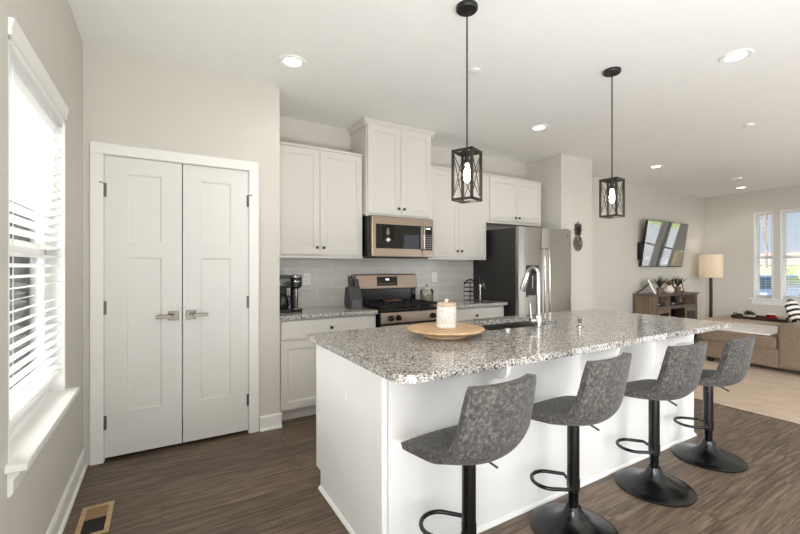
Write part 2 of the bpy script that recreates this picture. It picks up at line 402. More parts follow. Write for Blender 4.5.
def rrect(x0, x1, y0, y1, r, n=8):
    if not isinstance(r, (list, tuple)): r = [r] * 4
    out = []
    for (cx, cy, a), rr, (sx, sy) in zip(((x0, y0, PI), (x1, y0, 1.5 * PI), (x1, y1, 0), (x0, y1, 0.5 * PI)), r, ((1, 1), (-1, 1), (-1, -1), (1, -1))):
        if rr <= 0: out.append((cx, cy)); continue
        for k in range(n + 1):
            t = a + k / n * PI / 2
            out.append((cx + sx * rr + rr * math.cos(t), cy + sy * rr + rr * math.sin(t)))
    return out

# ------------------------------------------------------------------ the setting
XL, YP, YB, XR, YF = -0.44, 3.27, 3.91, 9.7, -2.2
XP = 0.815                                     # right edge of the pantry wall
def wall_x(name, x, t, y0, y1, holes, z1=CEIL):         # wall in a plane X = x, thickness t (signed)
    b = MB(); xa, xb = min(x, x + t), max(x, x + t)
    ys = sorted({y0, y1} | {h[0] for h in holes} | {h[1] for h in holes})
    for a, c in zip(ys, ys[1:]):
        hs = [h for h in holes if h[0] <= a and h[1] >= c]
        if not hs: b.box(xa, xb, a, c, 0, z1)
        for h in hs:
            if h[2] > 0: b.box(xa, xb, a, c, 0, h[2])
            if h[3] < z1: b.box(xa, xb, a, c, h[3], z1)
    return struct(b.build(name, 'wall'))
def wall_y(name, y, t, x0, x1, holes, z1=CEIL):
    b = MB(); ya, yb = min(y, y + t), max(y, y + t)
    xs = sorted({x0, x1} | {h[0] for h in holes} | {h[1] for h in holes})
    for a, c in zip(xs, xs[1:]):
        hs = [h for h in holes if h[0] <= a and h[1] >= c]
        if not hs: b.box(a, c, ya, yb, 0, z1)
        for h in hs:
            if h[2] > 0: b.box(a, c, ya, yb, 0, h[2])
            if h[3] < z1: b.box(a, c, ya, yb, h[3], z1)
    return struct(b.build(name, 'wall'))

struct(MB().box(XL - 0.15, XR + 0.15, YF - 0.15, YB + 0.15, -0.12, 0).build('floor', 'floor'), 'brown wood-look plank floor')
struct(MB().box(XL - 0.15, XR + 0.15, YF - 0.15, YB + 0.15, CEIL, CEIL + 0.15).build('ceiling', 'ceiling'), 'smooth white ceiling')
WLY0, WLY1, WLZ0, WLZ1 = 1.81, 2.73, 0.637, 2.065         # left window opening
wall_x('wall_left', XL, -0.16, YF, YB + 0.12, [(WLY0, WLY1, WLZ0, WLZ1), (-1.15, 0.05, 0.637, 2.065)])
DX0, DX1, DZ = -0.335, 0.583, 2.04                          # pantry double doors
wall_y('wall_pantry', YP, 0.12, XL, XP, [(DX0, DX1, 0, DZ)])
struct(MB().box(XP - 0.12, XP, YP + 0.12, YB, 0, CEIL).build('wall_pantry_return', 'wall'))
struct(MB().box(XL, XP - 0.12, YB, YB + 0.12, 0, CEIL).build('wall_pantry_inside', 'wall'))
wall_y('wall_back', YB, 0.14, XP - 0.12, XR + 0.14, [])
struct(MB().box(4.385, 5.03, 3.34, YB, 0, CEIL).build('wall_fridge_side', 'wall'))
FW = [(2.825, 3.105, 0.70, 2.33), (1.83, 2.725, 0.70, 2.33), (1.45, 1.73, 0.70, 2.33)]
wall_x('wall_right', XR, 0.16, YF, YB, FW)
wall_y('wall_front', YF, -0.16, XL - 0.16, XR + 0.16, [(0.7, 4.1, 0.0, 2.15), (5.5, 8.1, 0.35, 2.2)])

# baseboards: board plus shoe moulding
def base_prof(t=0.014, h=0.115): return [(0, 0), (t + 0.012, 0), (t + 0.011, 0.010), (t + 0.004, 0.018), (t, 0.02), (t, h - 0.012), (t - 0.006, h), (0, h)]
def bb_x(name, x, sgn, y0, y1): return struct(MB().prism([(x + sgn * p, z) for p, z in base_prof()], 'y', y0, y1).build(name, 'trim'))
def bb_y(name, y, sgn, x0, x1): return struct(MB().prism([(y + sgn * p, z) for p, z in base_prof()], 'x', x0, x1).build(name, 'trim'))
bb_x('baseboard_left', XL, 1, YF, YP)
bb_y('baseboard_pantry', YP, -1, 0.66, XP + 0.014)
bb_y('baseboard_fridge_side', 3.34, -1, 4.385, 5.044)
bb_x('baseboard_fridge_return', 5.03, 1, 3.34, YB)
bb_y('baseboard_back', YB, -1, 5.044, XR)
bb_x('baseboard_right', XR, -1, YF, YB)

# pantry doors
cs = MB()
cw = 0.068
cs.box(DX0 - cw, DX0 + 0.004, YP - 0.016, YP, 0, DZ - 0.004); cs.box(DX1 - 0.004, DX1 + cw, YP - 0.016, YP, 0, DZ - 0.004)
cs.box(DX0 - cw, DX1 + cw, YP - 0.016, YP, DZ - 0.004, DZ + cw)
struct(cs.build('trim_1', 'trim', bevel=0.004), 'white casing around the pantry doors')
jb = MB(); jb.box(DX0, DX0 + 0.006, YP, YP + 0.12, 0, DZ).box(DX1 - 0.006, DX1, YP, YP + 0.12, 0, DZ).box(DX0, DX1, YP, YP + 0.12, DZ - 0.006, DZ)
struct(jb.build('trim_2', 'trim'))
MID = 0.126
def pantry_door(name, x0, x1, hx, dirx, label):
    y0, y1 = YP + 0.002, YP + 0.036
    z0, z1 = 0.026, DZ - 0.01
    px0, px1 = (-0.201, -0.002) if dirx < 0 else (0.246, 0.448)
    b = panel_slab(x0, x1, y0, y1, z0, z1, [(px0, px1, 0.315, 1.355), (px0, px1, 1.465, 1.92)], 0.008, 0.010)
    d = struct(b.build(name, 'door', loc=((x0 + x1) / 2, y0, 0)), label)
    h = MB().box(hx - 0.0325, hx + 0.0325, y0 - 0.008, y0, 0.912, 0.977).cyl((hx, y0 - 0.008, 0.945), (hx, y0 - 0.05, 0.945), 0.011, n=16)
    h.box(min(hx - 0.012 * -dirx, hx + dirx * 0.108), max(hx - 0.012 * -dirx, hx + dirx * 0.108), y0 - 0.062, y0 - 0.046, 0.933, 0.956)
    tag(h.build('door_handle', 'nickel', d, bevel=0.003), 'brushed nickel lever handle')
    ex = x0 if dirx < 0 else x1
    for hz in (1.80, 1.02, 0.26):
        k = MB().cyl((ex + dirx * 0.002, y0 - 0.008, hz - 0.045), (ex + dirx * 0.002, y0 - 0.008, hz + 0.045), 0.0065, n=12)
        k.box(min(ex, ex - dirx * 0.012), max(ex, ex - dirx * 0.012), y0 - 0.003, y0 - 0.0005, hz - 0.045, hz + 0.045)
        if hz == 1.80: k.cyl((ex, y0 - 0.012, hz + 0.04), (ex + dirx * 0.018, y0 - 0.022, hz + 0.045), 0.003, n=8).ball((ex + dirx * 0.02, y0 - 0.024, hz + 0.046), 0.006, 1)
        k.build('hinge', 'nickel', d, smooth=True)
    return d
pantry_door('door_1', DX0 + 0.008, MID - 0.003, MID - 0.055, -1, 'left white panelled pantry door leaf')
pantry_door('door_2', MID + 0.003, DX1 - 0.008, MID + 0.055, 1, 'right white panelled pantry door leaf')
struct(MB().box(XL + 0.1, XP - 0.13, YB - 0.02, YB, 0, 0.02).build('trim_3', 'trim'))

# left window: frame, sashes, glass, sill, apron
def sash_window_x(name, x, sgn, y0, y1, z0, z1, label, meet=None):
    # sgn: direction outwards; the opening is lined with a white jamb and holds a double-hung sash pair
    a, b_ = sorted((x, x + sgn * 0.16)); fr = MB()
    fr.box(a, b_, y0, y0 + 0.018, z0, z1).box(a, b_, y1 - 0.018, y1, z0, z1).box(a, b_, y0, y1, z1 - 0.018, z1)
    w = struct(fr.build(name, 'vinyl', bevel=0.002), label)
    meet = meet or (z0 + z1) / 2
    xs = sorted((x + sgn * 0.075, x + sgn * 0.13))
    st = MB()
    st.box(*xs, y0 + 0.018, y1 - 0.018, z0 + 0.02, z0 + 0.055)
    for k in range(3):                                  # stepped bottom frame
        st.box(*sorted((x + sgn * (0.045 + 0.02 * k), x + sgn * 0.15)), y0 + 0.018, y1 - 0.018, z0 + 0.022 * k, z0 + 0.022 * (k + 1))
    st.box(*xs, y0 + 0.018, y0 + 0.05, z0, z1 - 0.018).box(*xs, y1 - 0.05, y1 - 0.018, z0, z1 - 0.018)
    st.box(*xs, y0 + 0.018, y1 - 0.018, z1 - 0.06, z1 - 0.018).box(*xs, y0 + 0.018, y1 - 0.018, meet - 0.022, meet + 0.022)
    st.build('sash', 'vinyl', w, bevel=0.003)
    xg = x + sgn * 0.105
    MB().box(xg - 0.003, xg + 0.003, y0 + 0.045, y1 - 0.045, z0 + 0.05, z1 - 0.05).build('pane', 'glass', w)
    return w
sash_window_x('window_1', XL, -1, WLY0, WLY1, WLZ0, WLZ1, 'bright window in the left wall', meet=1.36)
sash_window_x('window_5', XL, -1, -1.15, 0.05, 0.637, 2.065, 'window in the left wall beside the viewer')
sl = MB().box(XL - 0.06, XL + 0.055, WLY0 - 0.035, WLY1 + 0.035, WLZ0 - 0.024, WLZ0 + 0.002)
struct(sl.build('trim_4', 'trim', bevel=0.005, seg=3), 'white window sill board under the left window')
ap = MB().prism([(XL, WLZ0 - 0.026), (XL + 0.032, WLZ0 - 0.026), (XL + 0.03, WLZ0 - 0.04), (XL + 0.016, WLZ0 - 0.055), (XL + 0.014, WLZ0 - 0.10), (XL + 0.008, WLZ0 - 0.11), (XL, WLZ0 - 0.11)], 'y', WLY0 - 0.01, WLY1 + 0.01)
struct(ap.build('trim_5', 'trim'))

def blind(label, x, sgn, y0, y1, ztop, zbot, pitch, depth, tilt, valance=0.0, group='horizontal slat window blinds'):
    # x: room face plane of the blind, sgn: +1 when outside lies towards +X
    t = thing('window_blind', label, 'blind', (x, (y0 + y1) / 2, zbot), group=None)
    xc = x + sgn * depth / 2
    sb = MB(); z = zbot + 0.045
    while z < ztop - 0.05:
        m = Matrix.Translation((xc, 0, z)) @ Matrix.Rotation(sgn * tilt, 4, 'Y')
        sb.box(-depth / 2, depth / 2, y0, y1, -0.0014, 0.0014, m); z += pitch
    sb.build('slats', 'blind', t)
    MB().box(xc - 0.024, xc + 0.024, y0, y1, zbot, zbot + 0.022).build('bottom_rail', 'blind', t, bevel=0.003)
    MB().box(xc - 0.028, xc + 0.028, y0, y1, ztop - 0.045, ztop).build('head_rail', 'blind', t, bevel=0.002)
    n = max(2, int((y1 - y0) / 0.32) + 1)
    for k in range(n):
        yy = y0 + 0.09 + (y1 - y0 - 0.18) * k / (n - 1)
        xr = xc - sgn * depth * 0.46
        MB().cyl((xr, yy, zbot), (xr, yy, ztop), 0.0012, n=6).build('ladder_cord', 'blind', t)
    if valance:
        xv = XL
        prof = [(xv, ztop), (xv + 0.008, ztop), (xv + 0.009, ztop + 0.025), (xv + 0.012, ztop + 0.035), (xv + 0.013, ztop + 0.045), (xv + 0.016, ztop + 0.055), (xv + 0.017, ztop + valance), (xv, ztop + valance)]
        MB().prism(prof, 'y', y0 - 0.02, y1 + 0.01).build('valance', 'trim', t)
    return t
blind('white slat blind with valance on the left wall window', XL - 0.012, -1, WLY0 + 0.02, WLY1 - 0.02, WLZ1, 0.735, 0.043, 0.05, math.radians(14), 0.058)

# far windows
for i, (a, b_, z0, z1) in enumerate(FW):
    sash_window_x('window_%d' % (i + 2), XR, 1, a, b_, z0, z1, ('narrow window nearest the floor lamp', 'wide window behind the ottoman', 'narrow side window')[i], meet=1.47)
blind('narrow open slat blind in the window nearest the floor lamp', XR + 0.012, 1, 2.845, 3.085, 2.31, 0.72, 0.046, 0.045, 0.02)
blind('wide open slat blind in the far window behind the striped pillow', XR + 0.012, 1, 1.85, 2.705, 2.31, 0.72, 0.046, 0.045, 0.02)
fs = MB().box(XR - 0.045, XR + 0.06, 1.39, 3.165, 0.672, 0.70)
struct(fs.build('trim_6', 'trim', bevel=0.005), 'white sill under the far windows')
struct(MB().box(XR - 0.016, XR, 1.42, 3.135, 0.585, 0.672).build('trim_7', 'trim', bevel=0.004))
# patio door and rear window frames behind the viewer
pf = MB()
for xx in (0.7, 1.82, 2.94, 4.05): pf.box(xx, xx + 0.05, YF - 0.12, YF - 0.04, 0, 2.15)
pf.box(0.7, 4.1, YF - 0.12, YF - 0.04, 2.10, 2.15).box(0.7, 4.1, YF - 0.12, YF - 0.04, 0, 0.05)
struct(pf.build('door_3', 'vinyl'))
pf = MB()
for xx in (5.5, 6.78, 8.05): pf.box(xx, xx + 0.05, YF - 0.12, YF - 0.04, 0.35, 2.2)
pf.box(5.5, 8.1, YF - 0.12, YF - 0.04, 2.15, 2.2).box(5.5, 8.1, YF - 0.12, YF - 0.04, 0.35, 0.4)
struct(pf.build('window_6', 'vinyl'))

# backsplash
ZC = 0.89; CT = 0.034
struct(MB().box(XP, 3.34, YB - 0.010, YB, ZC, 1.385).build('trim_8', 'tile'), 'grey subway tile backsplash')

# ------------------------------------------------------------------ cabinets
def panel_door(x0, x1, y, z0, z1, fw=0.058, th=0.02):
    """framed door with a recessed centre panel, front at y"""
    return panel_slab(x0, x1, y, y + th, z0, z1, [(x0 + fw, x1 - fw, z0 + fw, z1 - fw)], 0.010, 0.016)
def knob(x, y, z, parent):
    k = MB().cyl((x, y, z), (x, y - 0.014, z), 0.006, n=10); k.box(x - 0.0125, x + 0.0125, y - 0.026, y - 0.013, z - 0.0125, z + 0.0125)
    tag(k.build('knob', 'knob', parent, bevel=0.003), 'small square dark nickel knob')
YU = YB - 0.33
def upper_cabinet(label, x0, x1, yf, z0, z1, kz, crown=False, stile=0.0, topcap=True):
    t = thing('wall_cabinet', label, 'cabinet', ((x0 + x1) / 2, YB, z0))
    MB().box(x0, x1, yf + 0.02, YB - 0.001, z0, z1 - 0.001).build('body', 'cabinet', t, bevel=0.002)
    xa, xb = x0 + 0.012 + stile, x1 - 0.012; m = (xa + xb) / 2
    for a, b_, kx in ((xa, m - 0.0025, m - 0.032), (m + 0.0025, xb, m + 0.032)):
        d = panel_door(a, b_, yf, z0 + 0.02, z1 - (0.05 if crown else 0.03)).build('door', 'cabinet', t, bevel=0.0)
        knob(kx, yf, z0 + 0.02 + kz, d)
    if crown:
        pr = [(0, 0), (0.008, 0), (0.012, 0.018), (0.034, 0.045), (0.038, 0.058), (0, 0.058)]
        c = MB(); zz = z1 - 0.058
        c.prism([(yf + 0.02 - p, zz + q) for p, q in pr], 'x', x0 - 0.03, x1 + 0.03)
        c.prism([(x0 - p, zz + q) for p, q in pr], 'y', yf - 0.01, YB); c.prism([(x1 + p, zz + q) for p, q in pr], 'y', yf - 0.01, YB)
        c.build('crown', 'cabinet', t)
    elif topcap:
        MB().box(x0, x1, yf + 0.008, YB - 0.001, z1 - 0.022, z1).build('top_rail', 'cabinet', t, bevel=0.003)
    MB().box(x0, x1, yf + 0.012, yf + 0.03, z0 - 0.012, z0 + 0.012).build('light_rail', 'cabinet', t, bevel=0.002)
    return t
upper_cabinet('tall white double-door wall cabinet above the coffee maker', XP + 0.005, 1.707, YU, 1.385, 2.405, 0.065)
upper_cabinet('white crowned wall cabinet above the microwave, reaching the ceiling', 1.712, 2.482, 3.505, 1.80, CEIL - 0.004, 0.06, crown=True)
upper_cabinet('tall white double-door wall cabinet between the microwave and the fridge', 2.487, 3.338, YU, 1.385, 2.405, 0.065)
upper_cabinet('short white double-door wall cabinet above the refrigerator', 3.343, 4.305, YU, 1.835, 2.412, 0.05, stile=0.04)

def base_cabinet(label, x0, x1):
    yf = 3.30; t = thing('base_cabinet', label, 'cabinet', ((x0 + x1) / 2, YB, 0)); zt = ZC - CT
    MB().box(x0, x1, yf + 0.02, YB - 0.001, 0.10, zt - 0.001).build('body', 'cabinet', t, bevel=0.002)
    MB().box(x0, x1, yf + 0.09, YB - 0.001, 0.0, 0.10).build('toe_kick', 'cabinet', t)
    m = (x0 + x1) / 2
    dr = MB().box(x0 + 0.012, x1 - 0.012, yf, yf + 0.02, zt - 0.17, zt - 0.012).build('drawer', 'cabinet', t, bevel=0.008, seg=3)
    knob(m, yf, zt - 0.09, dr)
    for a, b_, kx in ((x0 + 0.012, m - 0.002, m - 0.035), (m + 0.002, x1 - 0.012, m + 0.035)):
        d = panel_door(a, b_, yf, 0.115, zt - 0.185).build('door', 'cabinet', t, bevel=0.0)
        knob(kx, yf, zt - 0.25, d)
    return t
base_cabinet('white base cabinet beside the pantry doors, left of the stove', XP + 0.004, 1.712)
base_cabinet('white base cabinet between the stove and the fridge', 2.496, 3.35)
for x0, x1, lab in ((XP + 0.003, 1.714, 'speckled granite worktop carrying the coffee maker'), (2.494, 3.372, 'speckled granite worktop between stove and fridge')):
    o = MB().box(x0, x1, 3.272, YB - 0.011, ZC - CT, ZC).build('worktop', 'granite', loc=((x0 + x1) / 2, 3.59, ZC - CT), bevel=0.006, seg=3); tag(o, lab, 'worktop')

# ------------------------------------------------------------------ island
IX0, IX1, IY0, IY1 = 0.795, 3.505, 1.484, 2.32
t = thing('kitchen_island', 'long white kitchen island cabinet with corbels, under the granite', 'kitchen island', ((IX0 + IX1) / 2, 1.9, 0))
zt = ZC - CT
e = MB().prism([(IY0 + 0.01, 0), (IY1 - 0.075, 0), (IY1 - 0.075, 0.10), (IY1, 0.10), (IY1, zt), (IY0 + 0.01, zt)], 'x', IX0, IX0 + 0.02)
e.build('end_panel', 'island', t, bevel=0.0015)
MB().prism([(IY0 + 0.01, 0), (IY1 - 0.075, 0), (IY1 - 0.075, 0.10), (IY1, 0.10), (IY1, zt), (IY0 + 0.01, zt)], 'x', IX1 - 0.02, IX1).build('end_panel', 'island', t, bevel=0.0015)
MB().box(IX0 + 0.03, IX1, IY0, IY0 + 0.02, 0, zt).build('back_panel', 'island', t)
MB().box(IX0 - 0.004, IX0 + 0.024, IY0 - 0.006, IY0 + 0.03, 0, zt).build('corner_trim', 'island', t, bevel=0.003)
MB().box(IX0 + 0.02, IX1 - 0.02, IY1 - 0.02, IY1, 0.10, zt).box(IX0 + 0.02, IX1 - 0.02, IY1 - 0.095, IY1 - 0.075, 0, 0.10).build('front_panel', 'island', t)
sh = MB(); q = [(0, 0), (0.014, 0), (0.012, 0.008), (0.006, 0.015), (0, 0.018)]
sh.prism([(IX0 - p, z) for p, z in q], 'y', IY0 - 0.012, IY1 - 0.075); sh.prism([(IY0 - p, z) for p, z in q], 'x', IX0 - 0.012, IX1 + 0.012); sh.prism([(IX1 + p, z) for p, z in q], 'y', IY0 - 0.012, IY1 - 0.075)
sh.build('shoe_moulding', 'island', t)
def bez(p0, p1, p2, p3, n=8):
    return [tuple((1 - s) ** 3 * a + 3 * (1 - s) ** 2 * s * b + 3 * (1 - s) * s * s * c + s ** 3 * d for a, b, c, d in zip(p0, p1, p2, p3)) for s in [i / n for i in range(n + 1)]]
for cx in (1.29, 2.12, 2.95):
    pf = [(IY0, zt), (1.256, zt), (1.257, zt - 0.018), (1.262, zt - 0.034), (1.272, zt - 0.050), (1.287, zt - 0.060), (1.305, zt - 0.066), (1.335, zt - 0.070), (1.353, zt - 0.077), (1.366, zt - 0.09), (1.376, zt - 0.112), (1.386, zt - 0.145), (1.402, zt - 0.175), (1.425, zt - 0.197), (1.447, zt - 0.21), (1.460, zt - 0.235), (1.468, zt - 0.265), (IY0, zt - 0.275)]
    MB().prism(pf, 'x', cx, cx + 0.022).build('corbel', 'island', t, bevel=0.002)
oy, oz = 1.922, 0.657
op = MB().box(IX0 - 0.006, IX0, oy - 0.058, oy + 0.058, oz - 0.036, oz + 0.036)
op = op.build('outlet_plate', 'plastic', t, bevel=0.003)
so = MB()
for dy in (-0.02, 0.02): so.box(IX0 - 0.009, IX0 - 0.006, oy + dy - 0.014, oy + dy + 0.014, oz - 0.017, oz + 0.017)
so.build('socket', 'plastic', op, bevel=0.002)

SX0, SX1, SY0, SY1 = 1.78, 2.50, 1.865, 2.235
o = MB().sheet(rrect(0.745, 3.525, 1.25, 2.35, [0.07, 0.03, 0.02, 0.02]), [rrect(SX0, SX1, SY0, SY1, 0.03)[::-1]], zt, ZC).build('worktop', 'granite', loc=(2.1, 1.8, zt), smooth=False, bevel=0.006, seg=3)
tag(o, 'large speckled granite island worktop with the sink in it', 'worktop')
t = thing('sink', 'stainless undermount sink sunk in the island worktop', 'sink', (2.14, 2.05, zt - 0.2))
b = MB(); g = 0.008; wl = 0.012
x0, x1, y0, y1 = SX0 - g, SX1 + g, SY0 - g, SY1 + g
b.box(x0 - wl, x0, y0 - wl, y1 + wl, zt - 0.2, zt - 0.001).box(x1, x1 + wl, y0 - wl, y1 + wl, zt - 0.2, zt - 0.001).box(x0, x1, y0 - wl, y0, zt - 0.2, zt - 0.001).box(x0, x1, y1, y1 + wl, zt - 0.2, zt - 0.001).box(x0, x1, y0, y1, zt - 0.2, zt - 0.188)
b.build('basin', 'steel', t)
MB().cyl((2.14, 2.05, zt - 0.188), (2.14, 2.05, zt - 0.184), 0.045, n=24).build('drain', 'chrome', t, smooth=True)

# faucet
fx, fy = 2.115, 1.785
t = thing('faucet', 'tall chrome gooseneck faucet at the island sink', 'faucet', (fx, fy, ZC))
MB().lathe([(0.03, 0), (0.03, 0.006), (0.0245, 0.012), (0.0245, 0.075), (0.023, 0.085), (0.016, 0.10)], (fx, fy, ZC)).build('base', 'chrome', t, smooth=True)
sp = [(fx, fy, ZC + 0.09), (fx, fy, ZC + 0.2), (fx, fy, ZC + 0.355)]
R = 0.039; dv = Vector((-0.15, 1.0, 0)).normalized()
for k in range(1, 13):
    a = PI * 0.93 * k / 12
    p = Vector((fx, fy, ZC + 0.355)) + dv * (R - R * math.cos(a)) + Vector((0, 0, R * math.sin(a))); sp.append(p)
end = Vector(sp[-1]); dn = (Vector(sp[-1]) - Vector(sp[-2])).normalized()
MB().tube(sp, [0.0145] * 3 + [0.0125] * 12, n=16).build('spout', 'chrome', t, smooth=True)
MB().tube([end, end + dn * 0.03, end + dn * 0.05, end + dn * 0.13], [0.0145, 0.0165, 0.019, 0.0215], n=16).build('spray_head', 'chrome', t, smooth=True)
h0 = Vector((fx, fy, ZC + 0.05)); hd = Vector((-0.86, 0.51, 0))
hm = MB().cyl(h0 + hd * 0.02, h0 + hd * 0.052, 0.016, n=16)
hm.tube([h0 + hd * 0.045, h0 + hd * 0.05 + Vector((0, 0, 0.03)), h0 + hd * 0.056 + Vector((0, 0, 0.115))], [0.009, 0.008, 0.0075], n=12)
hm.build('handle', 'chrome', t, smooth=True)
sx_, sy_ = 2.40, 1.685
t = thing('soap_dispenser', 'small chrome soap dispenser on the worktop right of the faucet', 'soap dispenser', (sx_, sy_, ZC))
MB().lathe([(0.022, 0), (0.022, 0.006), (0.012, 0.012), (0.012, 0.045), (0.014, 0.05), (0.014, 0.062), (0.006, 0.066)], (sx_, sy_, ZC), 20).build('body', 'chrome', t, smooth=True)
MB().tube([(sx_, sy_, ZC + 0.06), (sx_ - 0.005, sy_ + 0.02, ZC + 0.073), (sx_ - 0.015, sy_ + 0.05, ZC + 0.08), (sx_ - 0.018, sy_ + 0.062, ZC + 0.075)], 0.005, n=10).build('spout', 'chrome', t, smooth=True)
o = MB().lathe([(0.022, 0), (0.022, 0.01), (0.018, 0.018), (0.002, 0.02)], (1.86, 1.81, ZC), 20).build('sink_button', 'chrome', loc=(1.86, 1.81, ZC), smooth=True)
tag(o, 'round chrome sink button on the worktop left of the faucet', 'sink button')

# board and canister
bx, by = 1.406, 1.848
t = thing('lazy_susan', 'round pale wood turntable board on the island worktop', 'turntable', (bx, by, ZC))
MB().lathe([(0.115, 0), (0.125, 0.004), (0.125, 0.018), (0.115, 0.026), (0.115, 0.036)], (bx, by, ZC), 48).build('foot', 'boardwood', t, smooth=True)
MB().lathe([(0.2, 0.036), (0.216, 0.039), (0.221, 0.045), (0.218, 0.051), (0.21, 0.053)], (bx, by, ZC), 64).build('plate', 'boardwood', t, smooth=True)
cx, cy, cz = 1.402, 1.835, ZC + 0.053
t = thing('canister', 'white textured ceramic canister with wooden lid on the turntable', 'canister', (cx, cy, cz))
MB().lathe([(0.052, 0), (0.056, 0.004), (0.056, 0.020), (0.054, 0.022), (0.056, 0.026), (0.056, 0.105), (0.053, 0.112), (0.055, 0.116), (0.055, 0.124), (0.05, 0.126)], (cx, cy, cz), 40).build('jar', 'canister', t, smooth=True)
l = MB().lathe([(0.05, 0.126), (0.054, 0.129), (0.054, 0.139), (0.05, 0.142)], (cx, cy, cz), 40).build('lid', 'lidwood', t, smooth=True)
MB().lathe([(0.006, 0.142), (0.009, 0.148), (0.0125, 0.155), (0.010, 0.161), (0.002, 0.163)], (cx, cy, cz), 20).build('lid_knob', 'cream', l, smooth=True)

# ------------------------------------------------------------------ refrigerator
fx0, fx1, fyf = 3.395, 4.30, 3.12
t = thing('refrigerator', 'stainless side-by-side refrigerator with charcoal side', 'refrigerator', ((fx0 + fx1) / 2, 3.5, 0))
MB().box(fx0 + 0.004, fx1 - 0.004, 3.19, 3.89, 0.02, 1.735).build('case', 'fridgeside', t, bevel=0.004)
sx = 3.772
for a, b_, nm in ((fx0, sx - 0.003, 'door'), (sx + 0.003, fx1, 'door')):
    n = 8; w = b_ - a
    poly = [(a, 3.183)] + [(a + w * i / n, fyf + 0.006 * (2 * i / n - 1) ** 2 + (0.008 if i in (0, n) else 0)) for i in range(n + 1)] + [(b_, 3.183)]
    d = MB().prism(poly, 'z', 0.09, 1.742).build('door', 'steel', t, smooth=True, bevel=0.003)
    hx = sx - 0.04 if a == fx0 else sx + 0.04
    pts = [(hx, fyf + 0.004, 1.50), (hx, fyf - 0.05, 1.495), (hx, fyf - 0.062, 1.40), (hx, fyf - 0.066, 1.1), (hx, fyf - 0.062, 0.78), (hx, fyf - 0.05, 0.70), (hx, fyf + 0.004, 0.695)]
    MB().tube(pts, 0.0095, n=12).build('handle', 'chrome', d, smooth=True)
    if a == fx0:
        dd = MB().box(3.497, 3.70, fyf - 0.006, fyf + 0.01, 0.955, 1.31)
        dd = dd.build('dispenser', 'blackplastic', d, bevel=0.006)
        MB().box(3.515, 3.683, fyf - 0.010, fyf - 0.005, 1.215, 1.295).build('dispenser_panel', 'blackglass', d, bevel=0.003)
        MB().box(3.57, 3.59, fyf - 0.022, fyf - 0.006, 1.05, 1.19).build('dispenser_paddle', 'chrome', d, bevel=0.003)
        MB().box(3.505, 3.695, fyf - 0.022, fyf - 0.004, 0.952, 0.972).build('drip_tray', 'steel', d, bevel=0.003)
    else:
        MB().cyl((4.215, fyf + 0.006, 1.665), (4.215, fyf - 0.001, 1.665), 0.013, n=20).build('badge', 'nickel', d)
MB().box(fx0 + 0.02, fx1 - 0.02, 3.15, 3.19, 0.02, 0.085).build('kick_plate', 'blackplastic', t)
for a in (fx0 + 0.03, fx1 - 0.1): MB().box(a, a + 0.07, 3.15, 3.23, 1.735, 1.752).build('hinge_cover', 'blackplastic', t, bevel=0.004)
for a in (fx0 + 0.06, fx1 - 0.06):
    for q in (3.3, 3.8): MB().cyl((a, q, 0), (a, q, 0.03), 0.025, n=12).build('foot', 'blackplastic', t)

# ------------------------------------------------------------------ microwave
mx0, mx1, myf, mz0, mz1 = 1.735, 2.458, 3.44, 1.387, 1.786
t = thing('microwave', 'stainless over-the-range microwave with black glass door', 'microwave', ((mx0 + mx1) / 2, 3.7, mz0))
MB().box(mx0 - 0.012, mx1 + 0.012, myf + 0.045, YB - 0.02, mz0 + 0.004, mz1 + 0.008).build('case', 'blackplastic', t, bevel=0.003)
cpx = mx1 - 0.135
d = MB().box(mx0, cpx, myf, myf + 0.043, mz0 + 0.004, mz1).build('door', 'warmsteel', t, bevel=0.006, seg=3)
MB().box(mx0 + 0.04, cpx - 0.028, myf - 0.003, myf + 0.002, mz0 + 0.085, mz1 - 0.075).build('window', 'blackglass', d, bevel=0.002)
MB().tube([(cpx - 0.012, myf, mz1 - 0.075), (cpx - 0.012, myf - 0.04, mz1 - 0.09), (cpx - 0.012, myf - 0.045, mz0 + 0.23), (cpx - 0.012, myf - 0.04, mz0 + 0.09), (cpx - 0.012, myf, mz0 + 0.075)], 0.011, n=12).build('handle', 'chrome', d, smooth=True)
c = MB().box(cpx + 0.002, mx1, myf, myf + 0.043, mz0 + 0.004, mz1).build('control_panel', 'warmsteel', t, bevel=0.006, seg=3)
c2 = MB().box(cpx + 0.018, mx1 - 0.02, myf - 0.003, myf + 0.002, mz0 + 0.075, mz1 - 0.075).build('keypad', 'blackglass', c, bevel=0.002)
kb = MB()
for r in range(7):
    for q in range(4): kb.box(cpx + 0.027 + q * 0.021, cpx + 0.039 + q * 0.021, myf - 0.004, myf - 0.003, mz0 + 0.09 + r * 0.023, mz0 + 0.098 + r * 0.023)
kb.build('buttons', 'btn', c)
MB().box(cpx + 0.035, mx1 - 0.045, myf - 0.004, myf - 0.003, mz1 - 0.105, mz1 - 0.09).build('display', 'display', c)
MB().box(mx0 + 0.06, mx1 - 0.14, myf + 0.05, YB - 0.15, mz0 - 0.006, mz0 + 0.006).build('vent_grille', 'blackplastic', t)

